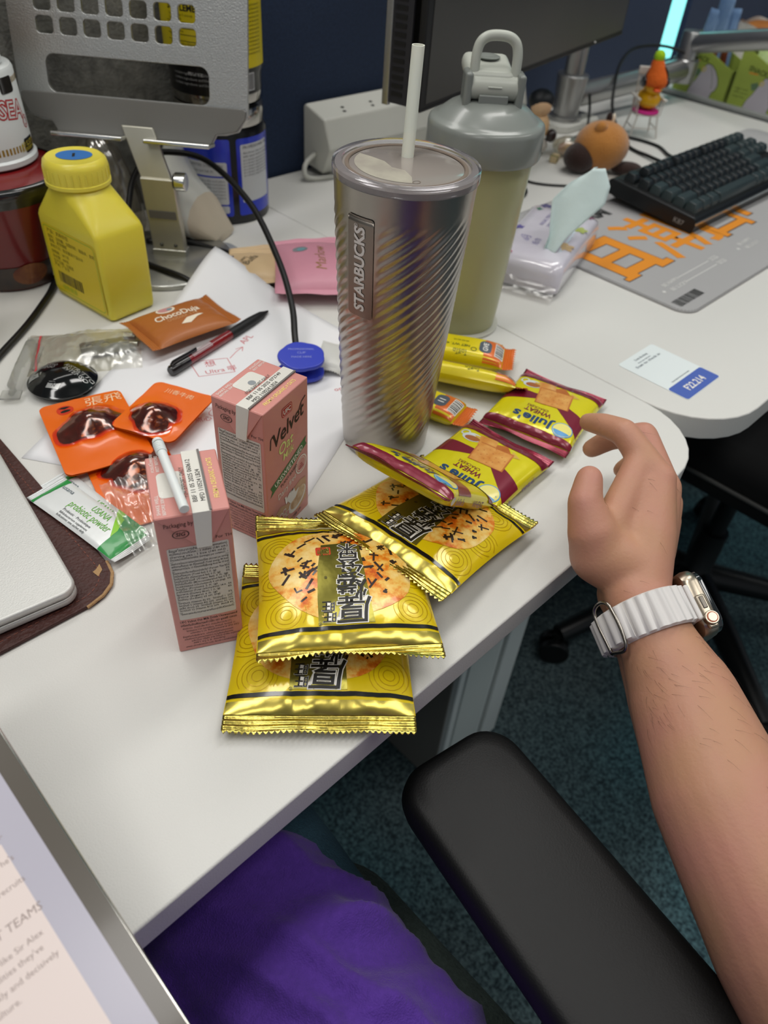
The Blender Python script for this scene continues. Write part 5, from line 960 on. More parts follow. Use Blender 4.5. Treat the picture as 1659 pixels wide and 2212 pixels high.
cable('second_cable', 'black cable lying along the desk from the post to the keyboard', [(129.8,77.2,6.0),(130.2,76.6,3.0),(127.6,75.0,.5),(123.0,74.5,.3),(127.0,72.0,.3),(132.5,70.2,.3),(133.5,64.0,.3),(130.2,59.5,.4),(128.5,56.4,.8)], .25)

# ---------------------------------------------------------------- rubber duck on a miniature rocking chair
CHW = mat('mini_chair_white', '#cfcac2', .4); t = thing('miniature_chair', 'tiny white spindle-back chair holding the rubber duck', 'toy chair', (137.2, 69.6, 0), -42)
MB().prism(rrect(-2.2, -2.0, 2.2, 2.0, .7), 3.5, 3.8).build('seat', CHW, t, bevel=.08)
for x, y in ((-1.8,-1.7),(1.8,-1.7),(-1.8,1.7),(1.8,1.7)): MB().tube([(x*1.35, y*1.3, 0.1), (x, y, 3.6)], .16, 8).build('leg', CHW, t)
for x0, y0, x1, y1 in ((-2.1,-2.0,2.1,-2.0),(-2.2,-2.0,-2.2,2.0),(2.2,-2.0,2.2,2.0)): MB().tube([(x0, y0, 1.6), (x1, y1, 1.6)], .11, 8).build('stretcher', CHW, t)
for k in range(7): MB().tube([(-1.7+.57*k, 1.8, 3.7), (-1.8+.6*k, 2.6, 9.3)], .12, 6).build('back_spindle', CHW, t)
MB().box(-2.2, 2.2, 2.3, 2.8, 9.2, 10.4).build('top_rail', CHW, t, bevel=.15)
for s_ in (-1, 1):
    MB().box(s_*2.35-.3, s_*2.35+.3, -2.2, 2.3, 6.0, 6.35).build('armrest', CHW, t, bevel=.12)
    for k in range(4): MB().tube([(s_*2.1, -1.8+1.0*k, 3.7), (s_*2.35, -1.9+1.0*k, 6.05)], .1, 6).build('arm_spindle', CHW, t)
MB().prism(circle(0, 0, 2.3, 24), 3.8, 4.3).build('cushion', mat('pink_cushion', '#d92c92', .7), t, bevel=.15)
DY = mat('duck_yellow', '#e0a80e', .35); t = thing('rubber_duck', 'yellow rubber duck in an orange knitted hat with black headphones', 'toy duck', (137.2, 69.6, 4.35), -42)
MB().ball((0,.1,1.6), (2.0,2.5,1.6), 28, 16).build('body', DY, t, smooth=180); MB().ball((0,-1.0,3.8), (1.55,1.6,1.4), 24, 14).build('head', DY, t, smooth=180); MB().ball((0,-2.7,3.5), (.7,.7,.3), 16, 8).build('beak', mat('duck_beak', '#d9521c', .4), t, smooth=180); MB().tube([(0,2.0,2.2),(0,3.0,3.0)], [.9,.2], 12).build('tail', DY, t, smooth=180)
for s_ in (-1, 1): MB().ball((s_*.7,-2.3,4.1), .22, 10, 8).build('eye', INK, t, smooth=180)
KN = mat('orange_knit', '#e0661a', .85, bump=(300, .8)); rings = [[((r_)*math.cos(2*math.pi*i/24)+dx, r_*math.sin(2*math.pi*i/24)-1.0, z) for i in range(24)] for z, r_, dx in ((3.9,1.85,0),(4.6,2.0,0),(5.6,1.75,-.15),(6.6,1.25,-.3),(7.5,1.05,-.45),(8.1,.6,-.5))]; MB().loft(rings).build('knitted_hat', KN, t, smooth=180); MB().ball((-.5,-1.0,8.3), .95, 16, 10).build('pompom', mat('lime_pompom', '#a6d21c', .9, bump=(300, 1)), t, smooth=180)
MB().tube([(2.0*math.cos(a_), -.9, 4.6+2.4*math.sin(a_)) for a_ in [math.pi*k/14 for k in range(15)]], .18, 8).build('headband', TBK, t, smooth=180)
for s_ in (-1, 1): MB().tube([(s_*1.6,-.9,4.4),(s_*2.3,-.9,4.4)], .8, 16).build('ear_pad', TBK, t, bevel=.1)
text([('SUNNY', -1.0, 1.2, .5, 0), ('DUCK', -.8, .6, .5, 0)], mat('duck_brown_ink', '#6a4a08', .5), t, lambda u, v: (2.02-.0*u, u*.9-.2, v), .02)

# ---------------------------------------------------------------- monitor and arm
MS = mat('monitor_screen_off', '#3b3a38', .35, var=(5, '#45433f', .6)); MK = mat('monitor_black', '#121213', .45); MSIL = mat('monitor_silver', '#b8b8b8', .25, .9)
t = thing('monitor', 'large dark monitor with silver edge on a pole mount', 'monitor', (66.2, 59.8, 16.0), 11.8)
W_, H_ = 63.0, 37.0
MB().box(0, W_, 0, .9, 0, H_).build('panel_frame', MK, t, bevel=.15); MB().box(1.2, W_-.5, -.05, .02, .6, H_-.6).build('screen', MS, t); MB().box(0, W_, -.08, .1, -.06, .18).build('chin_edge', MK, t); MB().box(2.2, W_-2, .9, 4.6, 2, H_-2).build('rear_shell', MK, t, bevel=.5)
MB().box(-.3, .3, 4.0, 4.8, -.05, H_).build('silver_edge', MSIL, t, bevel=.06)
vt = MB()
for k in range(44): vt.box(-.02, .5, 2.4, 3.8, 1.0+.8*k, 1.4+.8*k)
tag(vt.build('side_vents', MK, t), kind='stuff'); MB().box(.05, .4, 1.7, 4.0, .2, H_-.2).build('side_panel', mat('monitor_side', '#26262a', .5), t); MB().ball((51.0,-.05,.3), .16, 8, 6).build('power_led', WHITE_INK, t)
AM = mat('arm_silver', '#a9a9a8', .3, .85); AMW = mat('clamp_white', '#c9c9c2', .45)
t = thing('monitor_mount', 'silver monitor pole with jointed arm reaching right', 'monitor arm', (128.5, 80.5, 0))
MB().prism(rrect(-4.5, -3.5, 7.5, 4.5, 2.0, 6), 0, 1.3).build('base_plate', AMW, t, bevel=.25); MB().lathe([(3.0, 1.3), (3.0, 2.0), (2.3, 2.1), (2.7, 7.6), (2.8, 8.4), (2.6, 8.6), (1.8, 8.6)], 40).build('collar', AM, t, smooth=40); MB().lathe([(1.75, 1.3), (1.75, 44)], 32).build('pole', AM, t, smooth=40)
e0 = Vector((37.5, -2.0, 0))
MB().tube([(1.5,-.2,4.9), (20,-1.2,5.2), tuple(e0+Vector((0,0,5.6)))], [2.1,2.1,2.2], 20, flat=.95).build('lower_arm', AM, t, smooth=50); MB().lathe([(2.4, 3.4), (2.6, 3.6), (2.6, 7.4), (2.4, 7.6)], 32, tuple(e0)).build('elbow', AM, t, smooth=40); MB().lathe([(2.1, 7.6), (2.1, 12.0), (1.9, 12.3), (.01, 12.3)], 32, tuple(e0)).build('elbow_pin', AM, t, smooth=40)
MB().tube([tuple(e0+Vector((.2,.8,10.0))), tuple(e0+Vector((-3,-15.8,14.0))), tuple(e0+Vector((-4.6,-24,16.0)))], 1.8, 20).build('upper_arm', AM, t, smooth=50)
MB().tube([(-.2,1.7,33), (-14,-6,33)], 1.6, 16).build('head_arm', AM, t)

# ---------------------------------------------------------------- white socket box at the back of the desk
PW = mat('socket_white', '#cfcfc6', .4); t = thing('power_socket_box', 'white angled desk power box with round sockets', 'socket box', (74.2, 0, 0))
prof = [(84.8,.6),(83.2,4.2),(84.6,8.0),(88.6,9.2),(89.2,8.8),(89.2,1.2)]
MB().loft([[(x, y, z) for y, z in prof] for x in (0, 46)]).build('housing', PW, t, bevel=.35, seg=3); sp = lambda u, v: (u, 84.6+4.0*v/4.17, 8.0+1.2*v/4.17)
for k in range(6):
    for q in (0, 1): shape('socket_hole', [circle(4.6+5.6*k+.35*q, 1.35+.0*q+(.5 if q else -.4), .33, 12, .22)], INK, t, sp, .02, 0)
for x in (3, 43): MB().box(x-1, x+1, 85.5, 88, .02, .7).build('foot', PW, t, bevel=.1)
MB().tube(smoothpath([(-.1,86.5,3.0),(-2.2,86.0,2.2),(-2.8,85.4,.9),(-1.5,84.8,.35),(1.5,84.0,.35)], 6), .35, 10).build('power_lead', PW, t, smooth=180)

# ---------------------------------------------------------------- green display boxes on the far desk
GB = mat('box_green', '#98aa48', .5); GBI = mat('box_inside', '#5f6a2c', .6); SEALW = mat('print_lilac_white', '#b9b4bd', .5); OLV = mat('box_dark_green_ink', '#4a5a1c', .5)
def display_box(label, y0):
    t = thing('display_box', label, 'display box', (172.2, y0, 0), 0, 'green display boxes')
    prof = [(0,0),(11.8,0),(11.8,10.9),(10.2,10.2),(0,6.0)]
    for x in (0, 7.6): MB().loft([[(x+d, y, z) for y, z in prof] for d in (0, .25)]).build('side_panel', GB, t)
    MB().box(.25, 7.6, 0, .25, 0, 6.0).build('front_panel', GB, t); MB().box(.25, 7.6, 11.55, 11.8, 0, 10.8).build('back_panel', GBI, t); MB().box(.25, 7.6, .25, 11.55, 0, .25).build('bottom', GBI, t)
    f = lambda u, v: (-.0, 11.8-u, v)
    blob = [(3.4,.2),(3.9,1.9),(4.6,3.0),(5.2,4.4),(5.6,5.6),(6.3,6.3),(7.2,6.2),(8.3,5.4),(9.2,4.2),(9.6,3.0),(9.3,2.0),(8.8,1.6),(8.5,.2)]
    shape('blob_print', [[(6.6+(x-6.6)*1.06, 3.2+(y-3.2)*1.06) for x, y in blob]], OLV, t, f, .012, 0); shape('blob_print', [blob], SEALW, t, f, .02, 0); shape('button_print', ring(5.7, 5.3, .28, .5, 16), mat('gold_button', '#c9b84a', .4), t, f, .03, 0)
    shape('blob_line', line([(7.0,6.1),(7.7,4.9),(8.3,3.3),(8.5,2.2)], .09), OLV, t, f, .03, 0); shape('leaf_print', [[(3.6,4.8),(5.0,5.3),(5.2,4.2),(4.2,3.6)]], mat('leaf_grey', '#5f7a5a', .5), t, f, .016, 0)
    text([('veggie snack', .6, 3.4, .42, 0), ('100% natural', .6, 2.7, .42, 0), ('crispy bites', .6, 2.0, .42, 0), ('SNACK', 2.2, 7.0, .9, -8, 'LEFT', 0, .03)], OLV, t, f, .016); shape('orange_underline', [rect(2.5, 6.45, 4.4, 6.7)], mat('box_orange', '#d98a2a', .5), t, f, .016, 0)
    return t
display_box('green display box with pale animal print, beside the partition and filled with blue packs', 70.9)
display_box('green display box with pale animal print, holding green pouches', 58.2)
STB = mat('stick_blue_film', '#4a6a9a', .25, .1, var=(30, '#8aa8c8', .6), coat=.6); STR = mat('stick_brown', '#5a2a18', .4, var=(60, '#8a4a28', .5))
for k, (x, y, tl, h) in enumerate(((174.2,80.4,.10,15),(175.4,78.4,.02,17),(174.6,76.4,-.06,17.5),(176.6,74.6,-.12,15.5),(177.4,79.6,.05,16))):
    t = thing('stick_snack_pack', ['dark blue snack stick pack nearest the window gap', 'blue snack stick pack with clear top, second in the box', 'tall clear and brown snack stick pack in the middle', 'pale blue snack stick pack leaning towards the far box', 'blue snack stick pack at the back of the box'][k], 'snack packet', (x, y, .3), 0, 'blue snack sticks in the display box', rot=(tl, 0, 0))
    MB().loft([[(px, py+.1*nz(z, k), z) for px, py in rrect(-a_, -b_, a_, b_, min(a_, b_)*.8, 4)] for z, a_, b_ in ((0,.3,1.1),(1.2,.6,1.2),(h*.6,.7,1.3),(h*.85,.6,1.3),(h-1,.15,1.4),(h,.05,1.4))]).build('pouch', STB, t, smooth=180); shape('brown_panel', [rrect(-.9, 2, .9, h*.62, .3)], STR, t, lambda u, v: (-.72, -u, v), .03, 0); text([('CRUNCH', -.4, h*.3, .5, 90, 'LEFT', 0, .02)], mat('stick_yellow', '#d9b43a', .5), t, lambda u, v: (-.72, -u, v), .06)
for k, (x, y) in enumerate(((174.5,66.5),(175.5,63.5),(176.5,60.8))):
    t = thing('green_pouch', ['light green snack pouch at the tall end of the box', 'light green snack pouch in the middle of the box', 'light green snack pouch at the low end of the box'][k], 'snack packet', (x, y, .3), 0, 'green pouches in the display box'); MB().loft([[(px, py, z) for px, py in rrect(-a_, -1.4, a_, 1.4, min(a_, 1.0)*.8, 3)] for z, a_ in ((0,.3),(2,.8),(7,.7),(10.2,.1))]).build('pouch', mat('pouch_green', '#7da04a', .35, var=(40, '#c9d9a0', .6), coat=.4), t, smooth=180); MB().box(-.12, .12, -1.4, 1.4, 10.1, 10.6).build('top_seal', mat('pouch_green', '#7da04a'), t)
t = thing('paper_bag', 'white crumpled paper bag with a brown bun at the far desk', 'paper bag', (203.0, 80.0, 0), 20)
MB().grid(lambda a_, b_: ((9+1.6*nz(a_*7, b_*6, 1))*math.cos(a_*6.283)*(1-.25*b_), (7+1.4*nz(a_*7, b_*5, 3))*math.sin(a_*6.283)*(1-.25*b_), 10.5*b_+.8*nz(a_*9, b_*4, 5)*b_), 40, 14).build('bag', mat('bag_white', '#d8d5cc', .7, bump=(20, .6)), t, smooth=180); MB().ball((0,0,8.6), (6,5,2.4), 20, 12).build('bun', mat('bun_brown', '#8a4a1c', .6, var=(30, '#b87a3a', .5)), t, smooth=180)
# ---------------------------------------------------------------- closed laptop on a leather mat, mug
LM = mat('brown_leather', '#46241e', .55, bump=(350, .5), var=(120, '#3a1c17', .5)); t = thing('leather_mat', 'dark brown leather mat with a torn corner under the laptop', 'leather mat', (12.6, 34.1, 0), -1.5)
pts = rrect(-46, 0, 0, 26, 2.6, 8); MB().prism(pts, .02, .34).build('mat', LM, t, bevel=.1, seg=3)
stt = MB(); ed = rrect(-45.2, .75, -.75, 25.2, 2.2, 8)
for (xa, ya), (xb, yb) in zip(ed, ed[1:]+ed[:1]):
    L_ = math.hypot(xb-xa, yb-ya); n_ = max(1, int(L_/.45)); an = math.atan2(yb-ya, xb-xa)
    for k in range(n_):
        x, y = xa+(xb-xa)*(k+.5)/n_, ya+(yb-ya)*(k+.5)/n_; c, s_ = math.cos(an), math.sin(an); stt.add([(x+c*i*.13-s_*j*.035, y+s_*i*.13+c*j*.035, .365) for i, j in ((-1,-1),(1,-1),(1,1),(-1,1))], [(0,1,2,3)])
tag(stt.build('stitching', mat('thread_brown', '#6a3a2e', .7), t), kind='stuff')
fz = MB(); cc = rrect(-46, 0, 0, 26, 2.6, 8)
MB().tube([(-2.9,.0,.22),(-1.6,.28,.24),(-.75,.8,.25),(-.2,1.7,.25),(.02,2.9,.24)], .13, 8).build('frayed_edge', mat('fray_tan', '#a8865e', .9, bump=(300, 1)), t); shape('torn_patch', [[(-1.1,1.9),(-.6,2.3),(-.5,2.9),(-.9,2.6),(-1.2,2.5)]], mat('fray_tan', '#a8865e'), t, TOP(.35), .02, 0)
SILV = mat('laptop_silver', '#c6c6c2', .4, .35, bump=(900, .08)); t = thing('closed_laptop', 'closed silver laptop lying on the brown leather mat', 'laptop', (9.75, 34.75, .34), -7.5)
MB().prism(rrect(-30.4, 0, 0, 21.5, 1.1, 8), .12, .72).build('base', SILV, t, bevel=.2, seg=3); MB().prism(rrect(-30.4, 0, 0, 21.5, 1.1, 8), .76, 1.35).build('lid', SILV, t, bevel=.22, seg=3)
for x, y in ((-28,2),(-2.4,2),(-28,19.5),(-2.4,19.5)): MB().lathe([(.7,0),(.7,.14)], 20, (x, y, 0)).build('rubber_foot', mat('rubber_black', '#101012'), t)
t = thing('ceramic_mug', 'white ceramic mug at the end of the leather mat', 'mug', (15.3, 71.3, 0)); MB().lathe([(3.2,0),(3.6,.1),(4.0,.6),(4.1,8.8),(3.95,9.0),(3.75,8.8),(3.6,1.0),(.01,.8)], 48).build('cup', mat('mug_white', '#cfd2c6', .25, coat=.4), t, smooth=50); MB().tube(smoothpath([(-4.0,0,7.4),(-5.6,0,7.2),(-6.3,0,5.2),(-5.6,0,3.0),(-4.0,0,2.6)], 6), .5, 10).build('handle', mat('mug_white', '#cfd2c6'), t, smooth=180)

# ---------------------------------------------------------------- tablet leaning over the front of the desk
tl = math.atan2(5, 14.95); t = thing('tablet', 'grey framed tablet showing a pinkish page of text, propped over the desk edge', 'tablet', (1.45, 6.2, 1.93), rot=(tl, 0, 0))
TBZ = mat('tablet_bezel', '#5d574f', .25, coat=.3); TAL = mat('tablet_edge', '#d6d3cc', .12, 1.0)
MB().prism(rrect(-19.6, 0, 0, 27.0, 1.2, 8), -.62, -.02).build('body', TAL, t, bevel=.12, seg=3); MB().prism(rrect(-19.5, .1, -.1, 26.9, 1.1, 8), -.02, .02).build('bezel', TBZ, t)
MB().prism(rrect(-18.6, 1.0, -.95, 26.0, .4, 5), .02, .03).build('screen', mat('screen_lilac', '#aeabb6', .22, emit=.16), t); TT = TOP(.032)
shape('page', [rect(-18.4, 1.2, -2.3, 14.0)], mat('page_pink', '#d8cac4', .3, emit=.16), t, TT, .004, 0)
gi = mat('page_ink', '#8f7f7a', .5, emit=.2); rows_ = [('the team he built and the out-it-', 14.2), ('changes that came when he\'s', 13.15), ('bringing on fresh recruits', 12.15), ('', 0), ('like Sir Alex', 9.9), ('the qualities they\'ve', 9.4), ('act quickly and decisively', 8.85), ('to shape a culture.', 8.3)]
text([(s_, {14.2:-2.1, 13.15:-2.15, 12.15:-2.2, 9.9:-2.65, 9.4:-2.9, 8.85:-2.55, 8.3:-4.4}[y], y, .26, 0, 'RIGHT') for s_, y in rows_ if s_]+[('GREAT TEAMS', -2.2, 10.75, .36, 0, 'RIGHT', .15)]+[('leaders who listen, learn and build', -3.0, 7.75-.56*k, .26, 0, 'RIGHT') for k in range(0)], gi, t, TT, .008)
ts = thing('tablet_stand', 'low grey wedge stand under the tablet', 'stand', (-8, 20.5, 0)); MB().loft([[(x, y, z) for y, z in ((-4,0),(8,0),(8,8.0),(7.4,8.05),(-4,4.3))] for x in (-5, 5)]).build('wedge', mat('stand_grey', '#55565a', .5), ts, bevel=.2)

# ---------------------------------------------------------------- office chairs
PU = mat('armrest_black', '#0d0d0d', .5, bump=(900, .1, 2), spec=.4); KNIT = mat('seat_knit', '#37423d', .95, bump=(450, 1.0), var=(300, '#4a5650', .5)); CPL = mat('chair_plastic', '#0e0f10', .4)
def chair_base(t, hub, z0, angs, L=30):
    MB().lathe([(3.2,z0+7),(3.4,z0+12),(2.6,z0+13),(2.4,z0+22),(1.6,z0+22.2),(1.6,-24)], 28, (hub[0], hub[1], 0)).build('gas_column', CPL, t, smooth=40)
    for a_ in angs:
        c, s_ = math.cos(R_(a_)), math.sin(R_(a_)); ex, ey = hub[0]+c*L, hub[1]+s_*L
        leg = MB().tube([(hub[0]+c*1.5, hub[1]+s_*1.5, z0+10.5), (hub[0]+c*L*.5, hub[1]+s_*L*.5, z0+9.2), (ex, ey, z0+6.8)], [2.6, 2.2, 1.7], 12).build('base_leg', CPL, t, smooth=60)
        MB().tube([(ex, ey, z0+7), (ex, ey, z0+4.5)], .8, 12).build('castor_stem', CPL, leg)
        n_ = Vector((-s_, c, 0)).normalized(); n_ = (n_*.8+Vector((c, s_, 0))*.6).normalized()
        for sg in (-1, 1): MB().tube([Vector((ex, ey, z0+2.85))+n_*sg*.5, Vector((ex, ey, z0+2.85))+n_*sg*2.0], 2.8, 24).build('castor_wheel', CPL, leg, bevel=.3)
def arm_pad(t, F, B, w0, w1, z, th):
    F, B = Vector((*F, 0)), Vector((*B, 0)); d = B-F; L_ = d.length; d.normalize(); n_ = Vector((d.y, -d.x, 0)); loc_ = rrect(0, -.5, L_, .5, .001, 1)
    out = []
    for cx, cy, a0, r_ in ((L_-3.2, -w1/2+3.2, -90, 3.2), (L_-3.2, w1/2-3.2, 0, 3.2), (2.6, w0/2-2.6, 90, 2.6), (2.6, -w0/2+2.6, 180, 2.6)):
        for k in range(9): a_ = R_(a0+90*k/8); out.append((cx+r_*math.cos(a_), cy+r_*math.sin(a_)))
    def rg(s_, z_): return [tuple(F+d*(L_/2+(x-L_/2)*(1-(1-s_)*2/L_*4.7))+n_*y*s_+Vector((0,0,z_))) for x, y in out]
    MB().loft([rg(.62, z-th*.5), rg(.86, z-th*.48), rg(.96, z-th*.3), rg(1.0, z-.1), rg(.985, z+th*.22), rg(.94, z+th*.38), rg(.86, z+th*.47), rg(.7, z+th*.5), rg(.3, z+th*.52)]).build('armrest_pad', PU, t, smooth=180)
ch = thing('office_chair', 'black office chair with padded armrest and grey knit seat under the person', 'chair', (0,0,0), 0, 'office chairs')
arm_pad(ch, (23.6, 13.7), (18.3, -15.5), 9.4, 10.0, -8.6, 3.4); arm_pad(ch, (-22.0, 13.5), (-17.0, -15.5), 9.4, 10.0, -8.6, 3.4)
for sx, x in ((1, 20.6), (-1, -19.2)):
    MB().tube([(x, -2, -10), (x, -3, -22), (x-sx*1, -4, -30), (x-sx*8, -5, -31)], [1.9,1.9,1.9,1.9], 14).build('armrest_post', CPL, ch, smooth=60)
MB().prism(rrect(-17.0, -34, 19.0, 19.0, 6, 8), -29, -20.6).build('seat', KNIT, ch, bevel=2.2, seg=4); MB().prism(rrect(-15, -33, 16, 17, 6, 8), -33, -29.1).build('seat_pan', CPL, ch, bevel=.8)
MB().loft([[(x, y+.002*x*x*0, z) for x, y in ((-21,-35+.0),(21,-35),(21,-38),(-21,-38))] for z in (-18, 0, 30)]).build('backrest', KNIT, ch, bevel=1.2, seg=3); MB().tube([(0,-30,-32),(0,-40,-30),(0,-40,-10)], 2.2, 12).build('back_support', CPL, ch, smooth=60)
chair_base(ch, (0.5, -8), -DZ, (18, 90, 162, 234, 306))
c2 = thing('office_chair', 'black office chair standing at the keyboard desk', 'chair', (0,0,0), 0, 'office chairs')
MB().prism(rrect(92, -10, 138, 38, 12, 8), -30, -21).build('seat', mat('chair_black_fabric', '#0b0c0d', .9), c2, bevel=3, seg=4); MB().tube([(x, y, -26) for x, y in rrect(91.7, -10.3, 138.3, 38.3, 12, 8)], .35, 8).build('seat_piping', mat('piping_grey', '#4a4a48', .5), c2, smooth=180)
MB().prism(rrect(95, -16, 135, -12, 1.5, 4), -14, 36).build('backrest', mat('chair_black_fabric', '#0b0c0d'), c2, bevel=1.5, seg=3); MB().tube([(115,2,-31),(115,-15,-31),(115,-18,-10)], 2, 12).build('back_support', CPL, c2, smooth=60)
chair_base(c2, (115.5, 22), -DZ, (161, 233, 305, 17, 89), 31)

# ---------------------------------------------------------------- the person: one continuous arm, hand and trunk; shirt and jeans over it
def capsule(mb, a, b, ra, rb, n=24):
    a, b = Vector(a), Vector(b); d = (b-a); L_ = d.length; t_ = d.normalized() if L_ > 1e-6 else Vector((0,0,1)); P, Rr = [], []
    for k in range(5): an = math.pi/2*(1-k/4); P.append(a-t_*ra*math.sin(an)); Rr.append(max(.02, ra*math.cos(an)))
    P.append((a+b)/2); Rr.append((ra+rb)/2)
    for k in range(5): an = math.pi/2*k/4; P.append(b+t_*rb*math.sin(an)); Rr.append(max(.02, rb*math.cos(an)))
    mb.tube(P, Rr, n)
def chain(mb, pts): 
    for (a, ra), (b, rb) in zip(pts, pts[1:]): capsule(mb, a, b, ra, rb)
def remeshed(name, mb, voxel, smooth_it, m, parent, fn=None, factor=.6):
    me = bpy.data.meshes.new('tmp'); me.from_pydata([(a*S, b*S, c*S) for a, b, c in mb.v], [], mb.f); me.update()
    o = bpy.data.objects.new('tmp', me); COL.objects.link(o)
    r = o.modifiers.new('r', 'REMESH'); r.mode = 'VOXEL'; r.voxel_size = voxel*S; r.use_smooth_shade = True
    if smooth_it: s_ = o.modifiers.new('s', 'SMOOTH'); s_.iterations = smooth_it; s_.factor = factor
    bpy.context.view_layer.update(); dg = bpy.context.evaluated_depsgraph_get(); me2 = bpy.data.meshes.new_from_object(o.evaluated_get(dg)); bpy.data.objects.remove(o)
    if fn:
        ns = [v.normal.copy() for v in me2.vertices]
        for v, n_ in zip(me2.vertices, ns): v.co = v.co + n_*fn(v.co/S, n_)*S
    me2.name = name; return link(name, me2, m, parent, smooth=180)
def skin_mat():
    m = mat('skin', '#b98968', .5, sss=.12, bump=(420, .12, 4)); N = m.node_tree.nodes; L = m.node_tree.links; b = N['Principled BSDF']; tc = N.new('ShaderNodeTexCoord')
    n = N.new('ShaderNodeTexNoise'); n.inputs['Scale'].default_value = 22; n.inputs['Detail'].default_value = 5; r = N.new('ShaderNodeValToRGB'); r.color_ramp.elements[0].position = .35; r.color_ramp.elements[1].position = .7
    r.color_ramp.elements[0].color = (*lin('#b8896b'), 1); r.color_ramp.elements[1].color = (*lin('#b98270'), 1); L.new(tc.outputs['Object'], n.inputs['Vector']); L.new(n.outputs['Fac'], r.inputs[0]); L.new(r.outputs[0], b.inputs['Base Color']); return m
SKIN = skin_mat()
pe = thing('person', 'seated person in a purple shirt and jeans reaching one hand for the snacks', 'person', (0,0,0))
pe.location = (0, 0, DZ*S)
bd = MB()
wr, fa1, fa2, fa3, el = (37.3,9.7,1.5), (34.8,3.8,-1.1), (31.3,-1.4,-2.5), (27.7,-8.6,-4.6), (25.0,-14.0,-6.0)
dp = Vector((-cf.x, -cf.y, -cf.z))     # from the radial edge of the arm towards its ulnar edge is away from the viewer's side
def off(p, k): return tuple(Vector(p)+cf*k)
chain(bd, [(off(wr,-.5), 2.25), (off((36.0,6.9,.4),-.3), 2.55), (off(fa1,-.2), 3.45), (fa2, 4.2), (fa3, 4.6), (el, 4.3)]); chain(bd, [(off(wr,1.6), 2.0), (off((36.0,6.9,.4),1.5), 2.4), (off(fa1,1.2), 3.2), (off(fa2,.8), 3.9)])
chain(bd, [(el, 4.3), ((22.5,-17.5,8), 5.0), ((19.5,-20,20), 6.0), ((10,-22,22), 8)])
capsule(bd, (-8,-22,22), (12,-22,22), 7.5, 7.5); capsule(bd, (2,-22,18), (2,-20,-10), 12, 12); capsule(bd, (2,-21,28), (2,-19,36), 5.2, 5.0)
imc, mmc, rmc, pmc = (43.6,13.3,6.3), (45.3,13.2,4.6), (46.6,12.9,2.5), (46.9,12.4,.9)
for k, (mc, r_) in enumerate(((imc,1.25), (mmc,1.3), (rmc,1.2), (pmc,1.05))): chain(bd, [(off(wr,-.5+.8*k), 2.1), (tuple(Vector(wr)*.45+Vector(mc)*.55+cf*(.1*k)), 1.95-.1*k), (mc, r_)])
chain(bd, [(imc, 1.22), ((44.2,17.1,8.0), 1.02), ((44.6,19.0,7.4), .90), ((45.2,20.5,6.5), .74)])
chain(bd, [(mmc, 1.2), ((47.4,16.8,6.4), 1.02), ((46.8,18.9,5.1), .92), ((45.8,19.8,4.0), .78)])
chain(bd, [(rmc, 1.1), ((48.9,15.9,4.0), .95), ((49.0,17.3,2.6), .86), ((48.2,17.8,1.8), .74)])
chain(bd, [(pmc, .95), ((48.6,14.6,2.0), .82), ((48.9,15.7,1.3), .74), ((48.3,16.0,1.0), .64)])
chain(bd, [((38.6,13.6,4.6), 1.3), ((41.4,14.4,6.0), 1.15), ((43.6,15.0,7.0), 1.1)])
chain(bd, [((38.3,11.2,2.6), 2.4), ((37.3,13.0,3.2), 2.25), ((37.0,14.0,4.7), 1.75), ((37.4,15.4,6.3), 1.22), ((38.7,16.2,7.2), .98)])
chain(bd, [((37.6,13.2,3.4), 1.9), ((40.6,13.6,4.4), 1.7), (imc, 1.3)]); chain(bd, [((38.6,12.0,2.2), 2.0), ((42.0,13.2,3.4), 1.7), ((45.0,12.6,2.8), 1.3)])
body = remeshed('body', bd, .16, 26, SKIN, pe)
NAIL = mat('fingernail', '#cf9c88', .25, coat=.3)
def folds(p, n_):
    up_ = max(0, n_.z)**.6; out = 0
    for an, fr, am, sd in ((46, .23, 2.4, 3), (74, .17, 1.6, 11), (18, .33, .9, 19), (55, .6, .35, 27)):
        s_ = math.cos(R_(an))*p.x+math.sin(R_(an))*p.y; q = s_*fr+1.1*nz(p.x*.07, p.y*.07, sd)+.35*nz(p.x*.2, p.y*.2, sd+1); r = 1-abs(2*(q-math.floor(q))-1)
        out += am*(r**1.8)*max(0, .35+1.3*nz(p.x*.08, p.y*.08, sd+5))
    return (out-.7)*(.15+.85*up_)+.3*nz(p.x*.13, p.y*.13, p.z*.13)
sh = MB(); capsule(sh, (-9,-22,21), (13,-22,21), 8.8, 8.8); capsule(sh, (2,-22,18), (3,-18,-12), 14, 15, 20); capsule(sh, (15,-21,20), (21.5,-18.5,10), 7.6, 6.6)
capsule(sh, (-2,-14,-10), (5,-5,-15), 12, 9, 20); chain(sh, [((7.5,-8,-17), 8.4), ((8.0,4,-17.6), 7.9), ((8.6,17.5,-18.4), 7.9)]); chain(sh, [((-5,-8,-17), 8.4), ((-6,4,-17.6), 7.9), ((-7,16.5,-18.4), 7.6)]); chain(sh, [((1,-8,-17), 7.5), ((.8,3,-18.8), 6.6), ((.8,15,-19.5), 6)])
PUR = mat('purple_jersey', '#43217f', .8, var=(240, '#502a90', .6), bump=(900, .5), sheen=.15); remeshed('shirt', sh, .4, 8, PUR, pe, folds)
JE = mat('dark_denim', '#1d3a48', .9, var=(380, '#2b4c5a', .5), bump=(700, .8)); je = MB()
